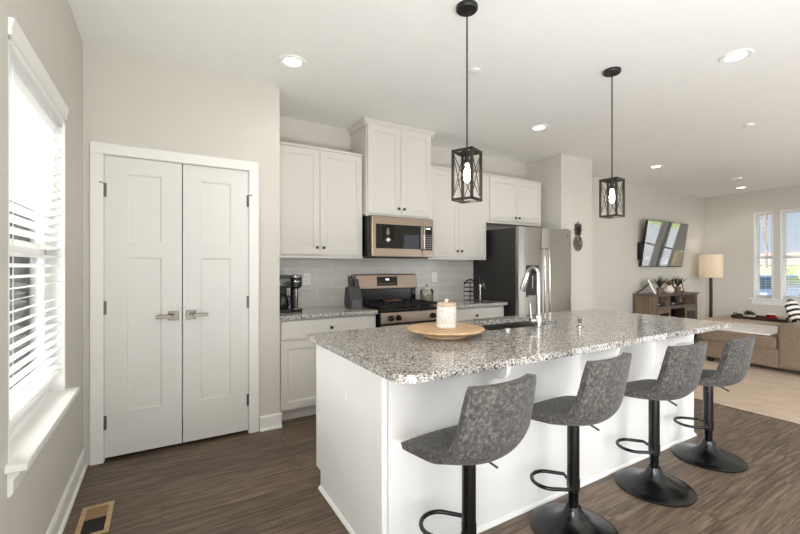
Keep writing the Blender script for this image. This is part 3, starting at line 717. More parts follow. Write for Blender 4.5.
# ------------------------------------------------------------------ range
rx0, rx1 = 1.728, 2.484; rxm = (rx0 + rx1) / 2; ryf = 3.235
t = thing('gas_range', 'stainless gas stove with black cooktop and backguard', 'stove', (rxm, 3.55, 0))
MB().box(rx0, rx1, ryf + 0.03, 3.895, 0.03, ZC - 0.02).build('body', 'blackplastic', t)
fp = [(ryf + 0.03, 0.76), (ryf, 0.765), (ryf + 0.012, 0.862), (ryf + 0.05, 0.872), (ryf + 0.05, 0.76)]
c = MB().prism(fp, 'x', rx0, rx1).build('control_panel', 'warmsteel', t, bevel=0.003)
for kx in (rx0 + 0.1, rx0 + 0.18, rx1 - 0.18, rx1 - 0.1):
    k = MB().cyl((kx, ryf + 0.006, 0.814), (kx, ryf - 0.010, 0.8125), 0.0255, n=20).cyl((kx, ryf - 0.010, 0.8125), (kx, ryf - 0.032, 0.810), 0.020, 0.018, n=20)
    k.box(kx - 0.004, kx + 0.004, ryf - 0.038, ryf - 0.03, 0.795, 0.826)
    k.build('knob', 'blackgloss', c, smooth=True)
d = MB().box(rx0 + 0.004, rx1 - 0.004, ryf - 0.005, ryf + 0.03, 0.24, 0.745).build('oven_door', 'warmsteel', t, bevel=0.005)
MB().box(rx0 + 0.12, rx1 - 0.12, ryf - 0.008, ryf - 0.003, 0.34, 0.62).build('oven_window', 'blackglass', d)
hb = MB().cyl((rx0 + 0.05, ryf - 0.055, 0.695), (rx1 - 0.05, ryf - 0.055, 0.695), 0.012, n=14)
for kx in (rx0 + 0.09, rx1 - 0.09): hb.cyl((kx, ryf - 0.055, 0.695), (kx, ryf - 0.004, 0.695), 0.009, n=10)
hb.build('handle', 'steel', d, smooth=True)
MB().box(rx0 + 0.004, rx1 - 0.004, ryf, ryf + 0.03, 0.06, 0.225).build('drawer', 'warmsteel', t, bevel=0.005)
for a in (rx0 + 0.05, rx1 - 0.05):
    for q in (3.3, 3.8): MB().cyl((a, q, 0), (a, q, 0.032), 0.02, n=10).build('foot', 'blackplastic', t)
MB().box(rx0, rx1, ryf + 0.02, 3.83, ZC - 0.022, ZC + 0.004).build('cooktop', 'blackgloss', t, bevel=0.004)
for gi in range(3):                                             # three cast iron grates
    a = rx0 + 0.02 + gi * 0.241; b_ = a + 0.234; g = MB(); zt_ = ZC + 0.036
    for yy in (ryf + 0.05, 3.79): g.box(a, b_, yy, yy + 0.012, zt_ - 0.012, zt_)
    for xx in (a, b_ - 0.012): g.box(xx, xx + 0.012, ryf + 0.05, 3.80, zt_ - 0.012, zt_)
    for xx in (a + 0.075, a + 0.148): g.box(xx, xx + 0.01, ryf + 0.05, 3.80, zt_ - 0.010, zt_)
    for yy in (3.38, 3.52, 3.66): g.box(a, b_, yy, yy + 0.01, zt_ - 0.010, zt_)
    for xx in (a, b_ - 0.012):
        for yy in (ryf + 0.055, 3.785): g.box(xx, xx + 0.012, yy, yy + 0.012, ZC + 0.004, zt_ - 0.01)
    g.build('grate', 'iron', t)
    for yy in (3.42, 3.66):
        MB().lathe([(0.05, 0.004), (0.05, 0.012), (0.036, 0.014), (0.036, 0.022), (0.03, 0.024)], (a + 0.117, yy, ZC), 24).build('burner', 'iron', t, smooth=True)
bp = [(3.85, ZC), (3.85, 1.055), (3.845, 1.06), (3.815, 1.075), (3.835, 1.20), (3.855, 1.215), (3.895, 1.215), (3.895, ZC)]
MB().box(rx0 + 0.006, rx1 - 0.006, 3.82, 3.893, ZC - 0.02, 1.06).build('backguard_base', 'blackgloss', t)
bgp = rrect(rx0 + 0.0, rx1 - 0.0, 1.052, 1.215, [0, 0, 0.045, 0.045])
g = MB().prism([(3.782, 1.052), (3.802, 1.212), (3.893, 1.215), (3.893, 1.052)], 'x', rx0 + 0.006, rx1 - 0.006).build('backguard', 'warmsteel', t, bevel=0.012, seg=3)
slope = math.atan2(0.02, 0.16); m = Matrix.Translation((2.095, 3.7925, 1.137)) @ Matrix.Rotation(-slope, 4, 'X')
MB().box(-0.125, 0.125, -0.004, 0.003, -0.05, 0.05, m).build('clock_panel', 'blackglass', g, bevel=0.002)
MB().box(-0.022, 0.022, -0.0055, -0.003, 0.008, 0.028, m).build('display', 'display', g)
bt = MB()
for q in range(8): bt.box(-0.105 + q * 0.028, -0.093 + q * 0.028, -0.0052, -0.003, -0.032, -0.024, m)
bt.build('buttons', 'btn', g)
o = MB().prism(rrect(2.02, 2.24, 3.69, 3.78, 0.03), 'z', ZC + 0.0365, ZC + 0.052).build('cutting_board', 'flatbrown', loc=(2.13, 3.735, ZC + 0.0365), bevel=0.003)
tag(o, 'flat brown wooden board resting at the back of the stove grates', 'board')

# ------------------------------------------------------------------ worktop objects
t = thing('coffee_maker', 'black and chrome coffee maker on the worktop beside the pantry', 'coffee maker', (0.98, 3.62, ZC))
z = ZC
MB().box(0.845, 0.985, 3.53, 3.80, z, z + 0.025).build('base', 'blackplastic', t, bevel=0.006)
MB().box(0.845, 0.985, 3.68, 3.80, z + 0.025, z + 0.32).build('tower', 'blackplastic', t, bevel=0.008)
hd_ = MB().box(0.845, 0.985, 3.53, 3.80, z + 0.215, z + 0.325).build('brew_head', 'blackplastic', t, bevel=0.01, seg=3)
MB().box(0.865, 0.968, 3.526, 3.531, z + 0.235, z + 0.30).build('control_panel', 'blackglass', hd_, bevel=0.002)
kb = MB()
for q in range(4): kb.cyl((0.88 + q * 0.024, 3.525, z + 0.247), (0.88 + q * 0.024, 3.527, z + 0.247), 0.006, n=10)
kb.build('buttons', 'nickel', hd_)
MB().lathe([(0.055, 0.027), (0.062, 0.04), (0.064, 0.09), (0.055, 0.13), (0.042, 0.15), (0.044, 0.16)], (0.915, 3.60, z), 28).build('carafe', 'blackglass', t, smooth=True)
MB().tube([(0.955, 3.555, z + 0.145), (0.975, 3.535, z + 0.135), (0.975, 3.535, z + 0.07), (0.955, 3.555, z + 0.06)], 0.008, n=8).build('carafe_handle', 'blackplastic', t, smooth=True)
MB().lathe([(0.06, 0), (0.062, 0.008), (0.062, 0.02), (0.056, 0.026)], (1.04, 3.60, z), 28).build('pod_base', 'blackplastic', t, smooth=True)
MB().lathe([(0.063, 0.020), (0.064, 0.022), (0.064, 0.03), (0.058, 0.032)], (1.04, 3.60, z), 28).build('pod_tray_ring', 'chrome', t, smooth=True)
MB().cyl((1.045, 3.66, z + 0.02), (1.045, 3.66, z + 0.25), 0.034, n=24).build('pod_column', 'blackplastic', t, smooth=True)
MB().cyl((1.052, 3.622, z + 0.035), (1.052, 3.622, z + 0.21), 0.008, n=12).build('column_strip', 'chrome', t, smooth=True)
ph = MB().lathe([(0.04, 0.205), (0.058, 0.225), (0.06, 0.31), (0.05, 0.325), (0.002, 0.327)], (1.04, 3.61, z), 28).build('pod_head', 'blackplastic', t, smooth=True)
MB().lathe([(0.0605, 0.262), (0.062, 0.264), (0.062, 0.274), (0.0605, 0.276)], (1.04, 3.61, z), 28).build('head_ring', 'chrome', ph, smooth=True)
MB().lathe([(0.057, 0.305), (0.0615, 0.306), (0.0605, 0.313), (0.053, 0.3225)], (1.04, 3.61, z), 28).build('lid_ring', 'chrome', ph, smooth=True)

t = thing('knife_block', 'dark grey knife block standing left of the stove', 'knife block', (1.595, 3.56, ZC))
MB().prism([(3.50, ZC), (3.64, ZC), (3.66, ZC + 0.05), (3.63, ZC + 0.20), (3.56, ZC + 0.215), (3.50, ZC + 0.085)], 'x', 1.535, 1.665).build('block', simple('dark_grey_block', '#3b3b3c', 0.5, noise=0.1), t, bevel=0.004)
MB().box(1.55, 1.65, 3.494, 3.50, ZC + 0.004, ZC + 0.085).build('front_plate', simple('slate_grey_plate', '#58595b', 0.4, noise=0.06), t, bevel=0.002)
MB().cyl((1.628, 3.492, ZC + 0.03), (1.628, 3.494, ZC + 0.03), 0.006, n=12).build('emblem', 'nickel', t)
kp = None
for (kx, ky, kz, L) in ((1.555, 3.565, 0.205, 0.10), (1.578, 3.60, 0.20, 0.115), (1.602, 3.60, 0.20, 0.12), (1.626, 3.595, 0.20, 0.095), (1.65, 3.575, 0.205, 0.08)):
    if kp is None:
        kp = thing('kitchen_knife', 'black handled knife standing in the grey knife block', 'knife', (kx, ky, ZC + kz), group='knives in the knife block')
        MB().box(-0.0075, 0.0075, -0.011, 0.011, 0.0, 0.1).build('handle', 'blackplastic', kp, world=False, bevel=0.004)
        MB().box(-0.001, 0.001, -0.010, 0.010, -0.1, 0.0).build('blade', 'steel', kp, world=False)
        k = kp
    else:
        k = copy_tree(kp); k.location = (kx, ky, ZC + kz)
    k.rotation_euler = (math.radians(-14), 0, 0); k.scale = (1, 1, L / 0.1)

gx, gy = 2.565, 3.72
t = thing('glass_jar', 'clear glass jar with a lid on the worktop right of the stove', 'jar', (gx, gy, ZC))
MB().lathe([(0.07, 0), (0.075, 0.008), (0.075, 0.13), (0.062, 0.15), (0.06, 0.158)], (gx, gy, ZC), 32).build('jar', 'jarglass', t, smooth=True)
MB().lathe([(0.066, 0.005), (0.069, 0.01), (0.069, 0.085), (0.06, 0.09)], (gx, gy, ZC), 32).build('contents', simple('pale_grains', '#b7ab97', 0.9, noise=0.2, nscale=120), t, smooth=True)
l = MB().lathe([(0.062, 0.158), (0.064, 0.162), (0.05, 0.175), (0.016, 0.182)], (gx, gy, ZC), 32).build('lid', 'cream', t, smooth=True)
MB().ball((gx, gy, ZC + 0.192), 0.014, 2).build('lid_knob', 'nickel', l, smooth=True)

tx, ty = 3.03, 3.52
t = thing('wire_rack', 'black wire tiered rack on the worktop beside the fridge', 'rack', (tx, ty, ZC))
r_ = MB()
for a in (-0.05, 0.05):
    for q in (-0.05, 0.05): r_.cyl((tx + a, ty + q, ZC), (tx + a, ty + q, ZC + 0.235), 0.003, n=6)
r_.build('upright', 'black', t)
for k in range(5):
    zz = ZC + 0.02 + 0.05 * k
    MB().tube([(tx - 0.05, ty - 0.05, zz), (tx + 0.05, ty - 0.05, zz), (tx + 0.05, ty + 0.05, zz), (tx - 0.05, ty + 0.05, zz)], 0.003 + 0.002 * (k > 1), n=6, closed=True).build('shelf_ring', 'black', t)
MB().tube([(tx - 0.085, ty, ZC + 0.21), (tx - 0.05, ty, ZC + 0.245), (tx, ty, ZC + 0.255), (tx + 0.05, ty, ZC + 0.245), (tx + 0.075, ty, ZC + 0.215)], 0.011, n=8).build('top_arch', 'black', t, smooth=True)
tx, ty = 3.16, 3.50
t = thing('corkscrew_stand', 'slim chrome and black corkscrew stand beside the fridge', 'corkscrew', (tx, ty, ZC))
MB().lathe([(0.045, 0), (0.045, 0.01), (0.01, 0.016)], (tx, ty, ZC), 20).build('base', 'black', t, smooth=True)
MB().cyl((tx, ty, ZC + 0.012), (tx, ty, ZC + 0.22), 0.011, n=14).build('stem', 'chrome', t, smooth=True)
MB().box(tx - 0.03, tx + 0.035, ty - 0.02, ty + 0.02, ZC + 0.20, ZC + 0.29).build('head', 'blackplastic', t, bevel=0.01, seg=3)
MB().tube([(tx, ty - 0.02, ZC + 0.17), (tx + 0.04, ty - 0.02, ZC + 0.21), (tx + 0.06, ty - 0.02, ZC + 0.15)], 0.008, n=8).build('lever', 'chrome', t, smooth=True)

def outlet(label, x, z, w=0.07):
    t = thing('wall_outlet', label, 'outlet', (x, YB - 0.010, z))
    MB().box(x - w / 2, x + w / 2, YB - 0.016, YB - 0.0105, z - 0.058, z + 0.058).build('plate', 'plastic', t, bevel=0.003)
    for dz in (-0.02, 0.02): MB().box(x - 0.017, x + 0.017, YB - 0.018, YB - 0.016, z + dz - 0.014, z + dz + 0.014).build('socket', 'cream', t, bevel=0.002)
outlet('white wall outlet on the tiles right of the coffee maker', 1.237, 1.17)
outlet('white wall outlet on the tiles between stove and fridge', 2.80, 1.17)

# pineapple
px, py, pz = 4.71, 3.339, 1.50
t = thing('pineapple_ornament', 'dark metal pineapple ornament hanging on the wall beside the fridge', 'wall ornament', (px, py, pz))
MB().ball((px, py - 0.012, pz + 0.105), 0.1, 3, (0.95, 0.16, 1.08)).build('fruit', 'pineapple', t, smooth=True)
lf = MB()
for (a, L, zb) in ((-70, 0.085, 0.21), (70, 0.085, 0.21), (-50, 0.115, 0.22), (50, 0.115, 0.22), (-28, 0.145, 0.225), (28, 0.145, 0.225), (0, 0.165, 0.225), (-80, 0.06, 0.25), (80, 0.06, 0.25), (-55, 0.09, 0.27), (55, 0.09, 0.27), (-30, 0.09, 0.29), (30, 0.09, 0.29)):
    mm = Matrix.Translation((px, py - 0.012, pz + zb)) @ Matrix.Rotation(math.radians(a), 4, 'Y')
    n0 = len(lf.bm.verts); lf.prism([(-0.008, 0), (0.008, 0), (0.013, L * 0.45), (0, L), (-0.013, L * 0.45)], 'y', -0.006, 0.006); lf.bm.verts.ensure_lookup_table()
    bmesh.ops.transform(lf.bm, matrix=mm, verts=lf.bm.verts[n0:])
lf.build('crown', simple('dark_pineapple_leaves', '#55514a', 0.5, metal=0.2, noise=0.3), t)

# ------------------------------------------------------------------ ceiling fixtures
def pendant(label, x, y, rz, dz=0.0):
    t = thing('pendant_light', label, 'pendant light', (x, y, CEIL), rz)
    B = lambda: MB()
    B().lathe([(0.06, 0), (0.06, -0.018), (0.055, -0.024), (0.012, -0.026)], n=32).build('canopy', 'black', t, world=False, smooth=True)
    top, bot, h = -0.803, -1.083, 0.057
    B().cyl((0, 0, -0.024), (0, 0, top), 0.0045, n=10).build('rod', 'bronze', t, world=False)
    f = B(); w = 0.0065
    for sx in (-1, 1):
        for sy in (-1, 1): f.box(sx * h - w, sx * h + w, sy * h - w, sy * h + w, bot, top)
    for z in (top - w, bot + w):
        for s_ in (-1, 1):
            f.box(-h - w, h + w, s_ * h - w, s_ * h + w, z - w, z + w); f.box(s_ * h - w, s_ * h + w, -h - w, h + w, z - w, z + w)
    f.box(-h, h, -0.008, 0.008, top - 2 * w, top - 0.002).box(-0.008, 0.008, -h, h, top - 2 * w, top - 0.002)
    f.build('cage', 'bronze', t, world=False)
    for s_, ax in ((-1, 0), (1, 0), (-1, 1), (1, 1)):
        c = B()
        for q in (-1, 1):
            p = [(-h * q, bot + 0.015), (h * q, top - 0.015)]
            pts = [((a, s_ * h, z) if ax == 0 else (s_ * h, a, z)) for a, z in p]
            c.cyl(pts[0], pts[1], 0.0022, n=6)
        c.build('cross_bars', 'bronze', t, world=False)
    B().cyl((0, 0, top), (0, 0, top - 0.07), 0.014, n=18).cyl((0, 0, top - 0.05), (0, 0, top - 0.07), 0.018, n=18).build('socket', 'black', t, world=False, smooth=True)
    B().lathe([(0.010, top - 0.07), (0.012, top - 0.085), (0.018, top - 0.11), (0.022, top - 0.135), (0.019, top - 0.16), (0.010, top - 0.176), (0.002, top - 0.18)], n=20).build('bulb', 'bulb', t, world=False, smooth=True)
    return t
pendant('nearer black cage pendant light, above the turntable', 1.459, 1.723, math.radians(23))
pendant('farther black cage pendant light, above the right island end', 2.854, 1.737, math.radians(6))
for (x, y, w) in ((1.459, 1.723, 0.9), (2.854, 1.737, 0.9)):
    d = bpy.data.lights.new('pendant_glow', 'POINT'); d.energy = w; d.color = (1, 0.86, 0.68); d.shadow_soft_size = 0.03
    o = bpy.data.objects.new('pendant_glow', d); COL.objects.link(o); o.location = (x, y, 1.685)
labs = ('recessed ceiling light nearest the pantry doors', 'recessed ceiling light between the two pendants, in front of the fridge wall', 'largest recessed ceiling light, right of the farther pendant', 'recessed ceiling light over the living room near the television', 'farthest recessed ceiling light, above the floor lamp')
dl = None
for i, (x, y) in enumerate(((0.791, 2.813), (3.367, 2.834), (3.39, 1.182), (6.125, 3.071), (9.075, 3.09))):
    if dl is None:
        dl = k = thing('recessed_light', labs[0], 'ceiling light', (x, y, CEIL), group='recessed ceiling lights')
        MB().lathe([(0.058, -0.001), (0.062, -0.006), (0.088, -0.009), (0.094, -0.004), (0.094, 0.0)], n=40, caps=False).build('trim_ring', 'plastic', k, world=False, smooth=True)
        MB().lathe([(0.002, -0.0035), (0.06, -0.003)], n=32, caps=False).build('lens', 'lampwhite', k, world=False)
    else:
        k = copy_tree(dl); k.location = (x, y, CEIL); k['label'] = labs[i]
    d = bpy.data.lights.new('recessed_glow', 'AREA'); d.shape = 'DISK'; d.size = 0.11; d.energy = 1.6; d.color = (1, 0.95, 0.88); d.spread = math.radians(130)
    o = bpy.data.objects.new('recessed_glow', d); COL.objects.link(o); o.location = (x, y, CEIL - 0.012)
o = MB().lathe([(0.042, 0), (0.042, -0.006), (0.03, -0.011), (0.002, -0.012)], n=28).build('ceiling_cap', 'plastic', loc=(1.985, 2.254, CEIL), world=False, smooth=True)
tag(o, 'small flat white ceiling cap just right of the nearer pendant rod', 'ceiling cap')
o = MB().lathe([(0.045, 0), (0.045, -0.012), (0.035, -0.02), (0.002, -0.021)], n=28).build('ceiling_cap', 'plastic', loc=(5.133, 1.682, CEIL), world=False, smooth=True)
tag(o, 'small white ceiling disc below the largest recessed light', 'ceiling cap')
o = MB().lathe([(0.065, 0), (0.065, -0.025), (0.055, -0.035), (0.002, -0.037)], n=32).build('smoke_detector', 'plastic', loc=(8.051, 2.793, CEIL), world=False, smooth=True)
tag(o, 'round white smoke detector beside the farthest recessed light', 'smoke detector')

# floor register
t = thing('floor_register', 'tan floor register in the planks beside the left wall', 'floor vent', (-0.29, 2.545, 0))
x0, x1, y0, y1 = -0.362, -0.224, 2.40, 2.695
fr = MB().box(x0, x0 + 0.022, y0, y1, 0, 0.006).box(x1 - 0.022, x1, y0, y1, 0, 0.006).box(x0 + 0.022, x1 - 0.022, y0, y0 + 0.022, 0, 0.006).box(x0 + 0.022, x1 - 0.022, y1 - 0.022, y1, 0, 0.006)
fr.build('frame', 'ventwood', t, bevel=0.0015)
sl = MB().box(x0 + 0.022, x1 - 0.022, y0 + 0.16, y1 - 0.022, 0.0005, 0.004)
sl.build('damper_plate', 'flatbrown' if False else simple('register_plate', '#8a6b49', 0.5, noise=0.1), t)
MB().box(x0 + 0.022, x1 - 0.022, y0 + 0.022, y0 + 0.16, 0.0004, 0.0015).build('opening', simple('dark_duct', '#1a1214', 0.8), t)
# ------------------------------------------------------------------ bar stools
def catmull(P, n):
    out = []
    for i in range(len(P) - 1):
        p0 = P[max(i - 1, 0)]; p1 = P[i]; p2 = P[i + 1]; p3 = P[min(i + 2, len(P) - 1)]
        for k in range(n):
            t_ = k / n
            out.append(tuple(0.5 * (2 * b + (c - a) * t_ + (2 * a - 5 * b + 4 * c - d) * t_ ** 2 + (-a + 3 * b - 3 * c + d) * t_ ** 3) for a, b, c, d in zip(p0, p1, p2, p3)))
    out.append(tuple(P[-1])); return out
def make_stool():
    t = thing('bar_stool', '', 'bar stool', (0, 0, 0), group='grey bucket bar stools along the island')
    # profile: (y, z, half width, side lift, side forward wrap); the stool faces +Y
    prof = [(0.221, 0.538, 0.172, 0.000, -0.018), (0.216, 0.549, 0.192, 0.002, -0.016), (0.15, 0.563, 0.204, 0.006, -0.006), (0.04, 0.570, 0.204, 0.016, 0.0),
            (-0.05, 0.571, 0.198, 0.030, 0.006), (-0.105, 0.580, 0.188, 0.046, 0.020), (-0.140, 0.606, 0.180, 0.044, 0.034), (-0.158, 0.65, 0.175, 0.024, 0.042),
            (-0.169, 0.71, 0.171, 0.010, 0.040), (-0.179, 0.78, 0.166, 0.004, 0.036), (-0.190, 0.845, 0.159, 0.002, 0.033), (-0.193, 0.868, 0.150, 0.001, 0.031)]
    prof = catmull(prof, 3); nt = 14; b = MB(); rows = []
    for (y, z, hw, lift, wrap) in prof:
        row = []
        for j in range(nt + 1):
            u = -1 + 2 * j / nt; e = abs(u) ** 2.1
            row.append(b.bm.verts.new((u * hw * 1.04, y + wrap * e, z + lift * e)))
        rows.append(row)
    for A, B in zip(rows, rows[1:]):
        for j in range(nt): b.bm.faces.new((A[j], A[j + 1], B[j + 1], B[j]))
    sh = b.build('seat', 'suede', t, world=False, smooth=True)
    md = sh.modifiers.new('solid', 'SOLIDIFY'); md.thickness = 0.036; md.offset = 1.0
    vg = sh.vertex_groups.new(name='thickness'); ncol = nt + 1
    for r_i in range(len(prof)):
        vg.add(list(range(r_i * ncol, (r_i + 1) * ncol)), min(1.0, 0.5 + r_i * 0.045), 'REPLACE')
    md.vertex_group = 'thickness'
    md = sh.modifiers.new('bevel', 'BEVEL'); md.width = 0.014; md.segments = 4; md.limit_method = 'ANGLE'; md.angle_limit = math.radians(50)
    MB().box(-0.05, 0.05, -0.05, 0.05, 0.532, 0.541).cyl((0, 0, 0.51), (0, 0, 0.535), 0.0288, n=20).build('seat_bracket', 'black', t, world=False, bevel=0.003)
    MB().cyl((0, 0, 0.195), (0, 0, 0.535), 0.0285, n=28).build('upper_post', 'chairbase', t, world=False, smooth=True)
    MB().lathe([(0.024, 0.08), (0.024, 0.185), (0.0265, 0.188), (0.0265, 0.197)], n=24).build('lower_post', 'chairbase', t, world=False, smooth=True)
    MB().lathe([(0.2, 0.0), (0.204, 0.004), (0.204, 0.010), (0.196, 0.016), (0.16, 0.025), (0.115, 0.037), (0.075, 0.056), (0.05, 0.082), (0.038, 0.108), (0.034, 0.122), (0.0245, 0.126)], n=56).build('base', 'chairbase', t, world=False, smooth=True)
    return t
def footrest(t, ang):
    # D-shaped loop ahead of the post
    pts = [(-0.026, 0.0, 0.0), (-0.085, 0.01, 0)] ; R = 0.085
    loop = [(-0.02, 0.018), (-0.075, 0.03)]
    for k in range(13):
        a = PI - PI * k / 12; loop.append((R * math.cos(a), 0.115 + R * 0.95 * math.sin(a)))
    loop += [(0.075, 0.03), (0.02, 0.018)]
    m = Matrix.Rotation(ang, 4, 'Z')
    b = MB().tube([m @ Vector((x, y, 0.232)) for x, y in loop], 0.009, n=12).cyl((0, 0, 0.212), (0, 0, 0.252), 0.0305, n=24)
    b.build('footrest', 'chairbase', t, world=False, smooth=True)
def lever(t, ang):
    m = Matrix.Rotation(ang, 4, 'Z')
    MB().tube([m @ Vector(p) for p in ((0.02, 0, 0.526), (0.07, 0, 0.516), (0.115, 0, 0.490))], 0.005, n=8).build('lever', 'black', t, world=False, smooth=True)
st = make_stool()
spots = ((1.07, 1.252, 3, 'nearest grey bar stool, closest to the rounded island corner', 0.003),
         (1.738, 1.255, 4, 'second grey bar stool from the near island corner', 0.012),
         (2.482, 1.255, -3, 'third grey bar stool from the near island corner', 0.0),
         (3.172, 1.258, 0, 'farthest grey bar stool, nearest the cream rug', -0.028))
others = [st] + [copy_tree(st) for _ in spots[1:]]
for o, (x, y, rz, lab, dz) in zip(others, spots):
    o.location = (x, y, 0); o.rotation_euler = (0, 0, math.radians(rz)); o['label'] = lab
    footrest(o, math.radians(48 - rz)); lever(o, math.radians(-50 - rz))
    for ch in o.children:
        if ch.name.split('.')[0] in ('seat', 'seat_bracket', 'lever'): ch.location.z += dz

# ------------------------------------------------------------------ living room
o = MB().prism(rrect(4.50, 8.6, -0.6, 2.95, 0.01), 'z', 0.0, 0.014).build('area_rug', 'rug', loc=(6.5, 1.2, 0), bevel=0.004); tag(o, 'large cream rug under the taupe sofa', 'rug')
RZ = 0.014
sx0 = 6.35
t = thing('sofa', 'taupe upholstered sofa standing on the cream rug', 'sofa', (6.9, 2.1, RZ))
MB().box(sx0 + 0.01, 7.45, 1.40, 2.60, 0.072, 0.30).box(7.45, 8.28, 1.40, 2.08, 0.072, 0.30).build('base', 'sofa', t, bevel=0.02, seg=3)
MB().box(sx0 - 0.01, 7.43, 1.825, 2.625, 0.285, 0.445).build('seat_cushion', 'sofa', t, bevel=0.035, seg=4)
MB().box(7.44, 8.25, 1.825, 2.09, 0.285, 0.445).build('seat_cushion', 'sofa', t, bevel=0.035, seg=4)
MB().box(sx0 - 0.005, 8.3, 1.30, 1.82, 0.068, 0.60).build('backrest', 'sofa', t, bevel=0.05, seg=5)
for a, c in ((6.42, 2.52), (7.38, 2.52), (6.42, 1.4), (8.2, 1.4)): MB().box(a - 0.03, a + 0.03, c - 0.03, c + 0.03, RZ, 0.075).build('leg', 'black', t)
o = MB().box(6.42, 7.38, 1.90, 2.58, 0.4455, 0.462).build('seat_layer', 'fabric', loc=(6.9, 2.2, 0.4455), bevel=0.006, seg=3); tag(o, 'white throw blanket spread over the sofa seat', 'layer')  # thin white slab covering the top of the seat cushion
t = thing('ottoman', 'beige upholstered ottoman carrying the dark tray', 'ottoman', (8.0, 2.6, RZ))
MB().box(7.50, 8.50, 2.115, 3.05, 0.09, 0.47).build('cushion', 'ottoman', t, bevel=0.045, seg=4)
for a, c in ((7.6, 2.2), (8.4, 2.2), (7.6, 2.9), (8.4, 2.9)): MB().box(a - 0.03, a + 0.03, c - 0.03, c + 0.03, RZ, 0.1).build('leg', 'black', t)
# tray with its things
tx, ty, tz = 8.03, 2.47, 0.472
t = thing('serving_tray', 'dark wooden tray with handles on the beige ottoman', 'tray', (tx, ty, tz))
b = MB().box(tx - 0.17, tx + 0.17, ty - 0.33, ty + 0.33, tz, tz + 0.012)
for s_ in (-1, 1): b.box(tx + s_ * 0.17 - 0.006, tx + s_ * 0.17 + 0.006, ty - 0.33, ty + 0.33, tz + 0.012, tz + 0.045); b.box(tx - 0.17, tx + 0.17, ty + s_ * 0.33 - 0.006, ty + s_ * 0.33 + 0.006, tz + 0.012, tz + 0.055)
b.build('tray_body', 'walnut', t, bevel=0.002)
for s_ in (-1, 1): MB().tube([(tx - 0.06, ty + s_ * 0.33, tz + 0.05), (tx - 0.05, ty + s_ * 0.345, tz + 0.075), (tx + 0.05, ty + s_ * 0.345, tz + 0.075), (tx + 0.06, ty + s_ * 0.33, tz + 0.05)], 0.006, n=8).build('handle', 'black', t)
tz += 0.0125
def tuft(parent, c, n, L, spread, mat='plantgreen', wide=0.012, name='foliage'):
    b = MB()
    for k in range(n):
        a = random.uniform(0, 2 * PI); e = random.uniform(0.15, 1) * spread
        d = Vector((math.cos(a) * math.sin(e), math.sin(a) * math.sin(e), math.cos(e))); l_ = L * random.uniform(0.6, 1)
        s_ = d.orthogonal().normalized() * wide; p = Vector(c); q = p + d * l_ * 0.55 - Vector((0, 0, 0.0)); r_ = p + d * l_ - Vector((0, 0, 0.15 * l_ * math.sin(e)))
        n2 = d.cross(s_).normalized() * wide * 0.25
        V = [b.bm.verts.new(x) for x in (p, q - s_, r_, q + s_, q + n2, q - n2)]
        for f in ((0, 1, 4), (1, 2, 4), (2, 3, 4), (3, 0, 4), (1, 0, 5), (2, 1, 5), (3, 2, 5), (0, 3, 5)): b.bm.faces.new([V[i] for i in f])
    return b.build(name, mat, parent)
t = thing('potted_plant', 'small green plant in a pale bowl on the dark tray', 'plant', (tx, ty + 0.16, tz))
MB().lathe([(0.05, 0), (0.075, 0.02), (0.08, 0.045), (0.072, 0.046)], (tx, ty + 0.16, tz), 24).build('bowl', 'cream', t, smooth=True)
tuft(t, (tx, ty + 0.16, tz + 0.04), 60, 0.11, 1.4, wide=0.014)
t = thing('candle_jar', 'red candle jar with a pale lid on the dark tray', 'candle', (tx + 0.02, ty - 0.10, tz))
MB().lathe([(0.05, 0), (0.055, 0.004), (0.055, 0.07), (0.05, 0.075)], (tx + 0.02, ty - 0.10, tz), 28).build('jar', 'redglass', t, smooth=True)
MB().lathe([(0.056, 0.075), (0.056, 0.088), (0.05, 0.09)], (tx + 0.02, ty - 0.10, tz), 28).build('lid', 'cream', t, smooth=True)
t = thing('mug', 'beige mug on the dark tray beside the candle', 'mug', (tx + 0.03, ty - 0.215, tz))
MB().lathe([(0.034, 0), (0.04, 0.006), (0.042, 0.062), (0.037, 0.062), (0.035, 0.01)], (tx + 0.03, ty - 0.215, tz), 24).build('cup', simple('beige_ceramic', '#c6b59c', 0.5), t, smooth=True)
MB().tube([(tx, ty - 0.245, tz + 0.05), (tx - 0.015, ty - 0.275, tz + 0.045), (tx - 0.015, ty - 0.275, tz + 0.02), (tx, ty - 0.245, tz + 0.012)], 0.005, n=8).build('handle', simple('beige_ceramic_handle', '#c6b59c', 0.5), t, smooth=True)
# striped pillow leaning on the armrest side
b = MB(); n = 12; W = 0.165
for side in (-1, 1):
    grid = []
    for i in range(n + 1):
        row = []
        for j in range(n + 1):
            u, v = -1 + 2 * i / n, -1 + 2 * j / n
            th_ = 0.075 * (max(0, 1 - u ** 4) * max(0, 1 - v ** 4)) ** 0.5
            pin = 1 - 0.06 * (1 - u * u) if abs(v) == 1 else 1; pin2 = 1 - 0.06 * (1 - v * v) if abs(u) == 1 else 1
            row.append(b.bm.verts.new((u * W * pin2, side * (th_ + 0.002), v * W * pin)))
        grid.append(row)
    for i in range(n):
        for j in range(n): b.bm.faces.new((grid[i][j], grid[i + 1][j], grid[i + 1][j + 1], grid[i][j + 1]))
bmesh.ops.remove_doubles(b.bm, verts=b.bm.verts[:], dist=0.0045)
o = b.build('throw_pillow', 'stripes', loc=(7.60, 1.99, 0.65), world=False, smooth=True); o.rotation_euler = (math.radians(-16), math.radians(20), math.radians(12))
tag(o, 'black and white striped pillow at the end of the sofa', 'pillow')

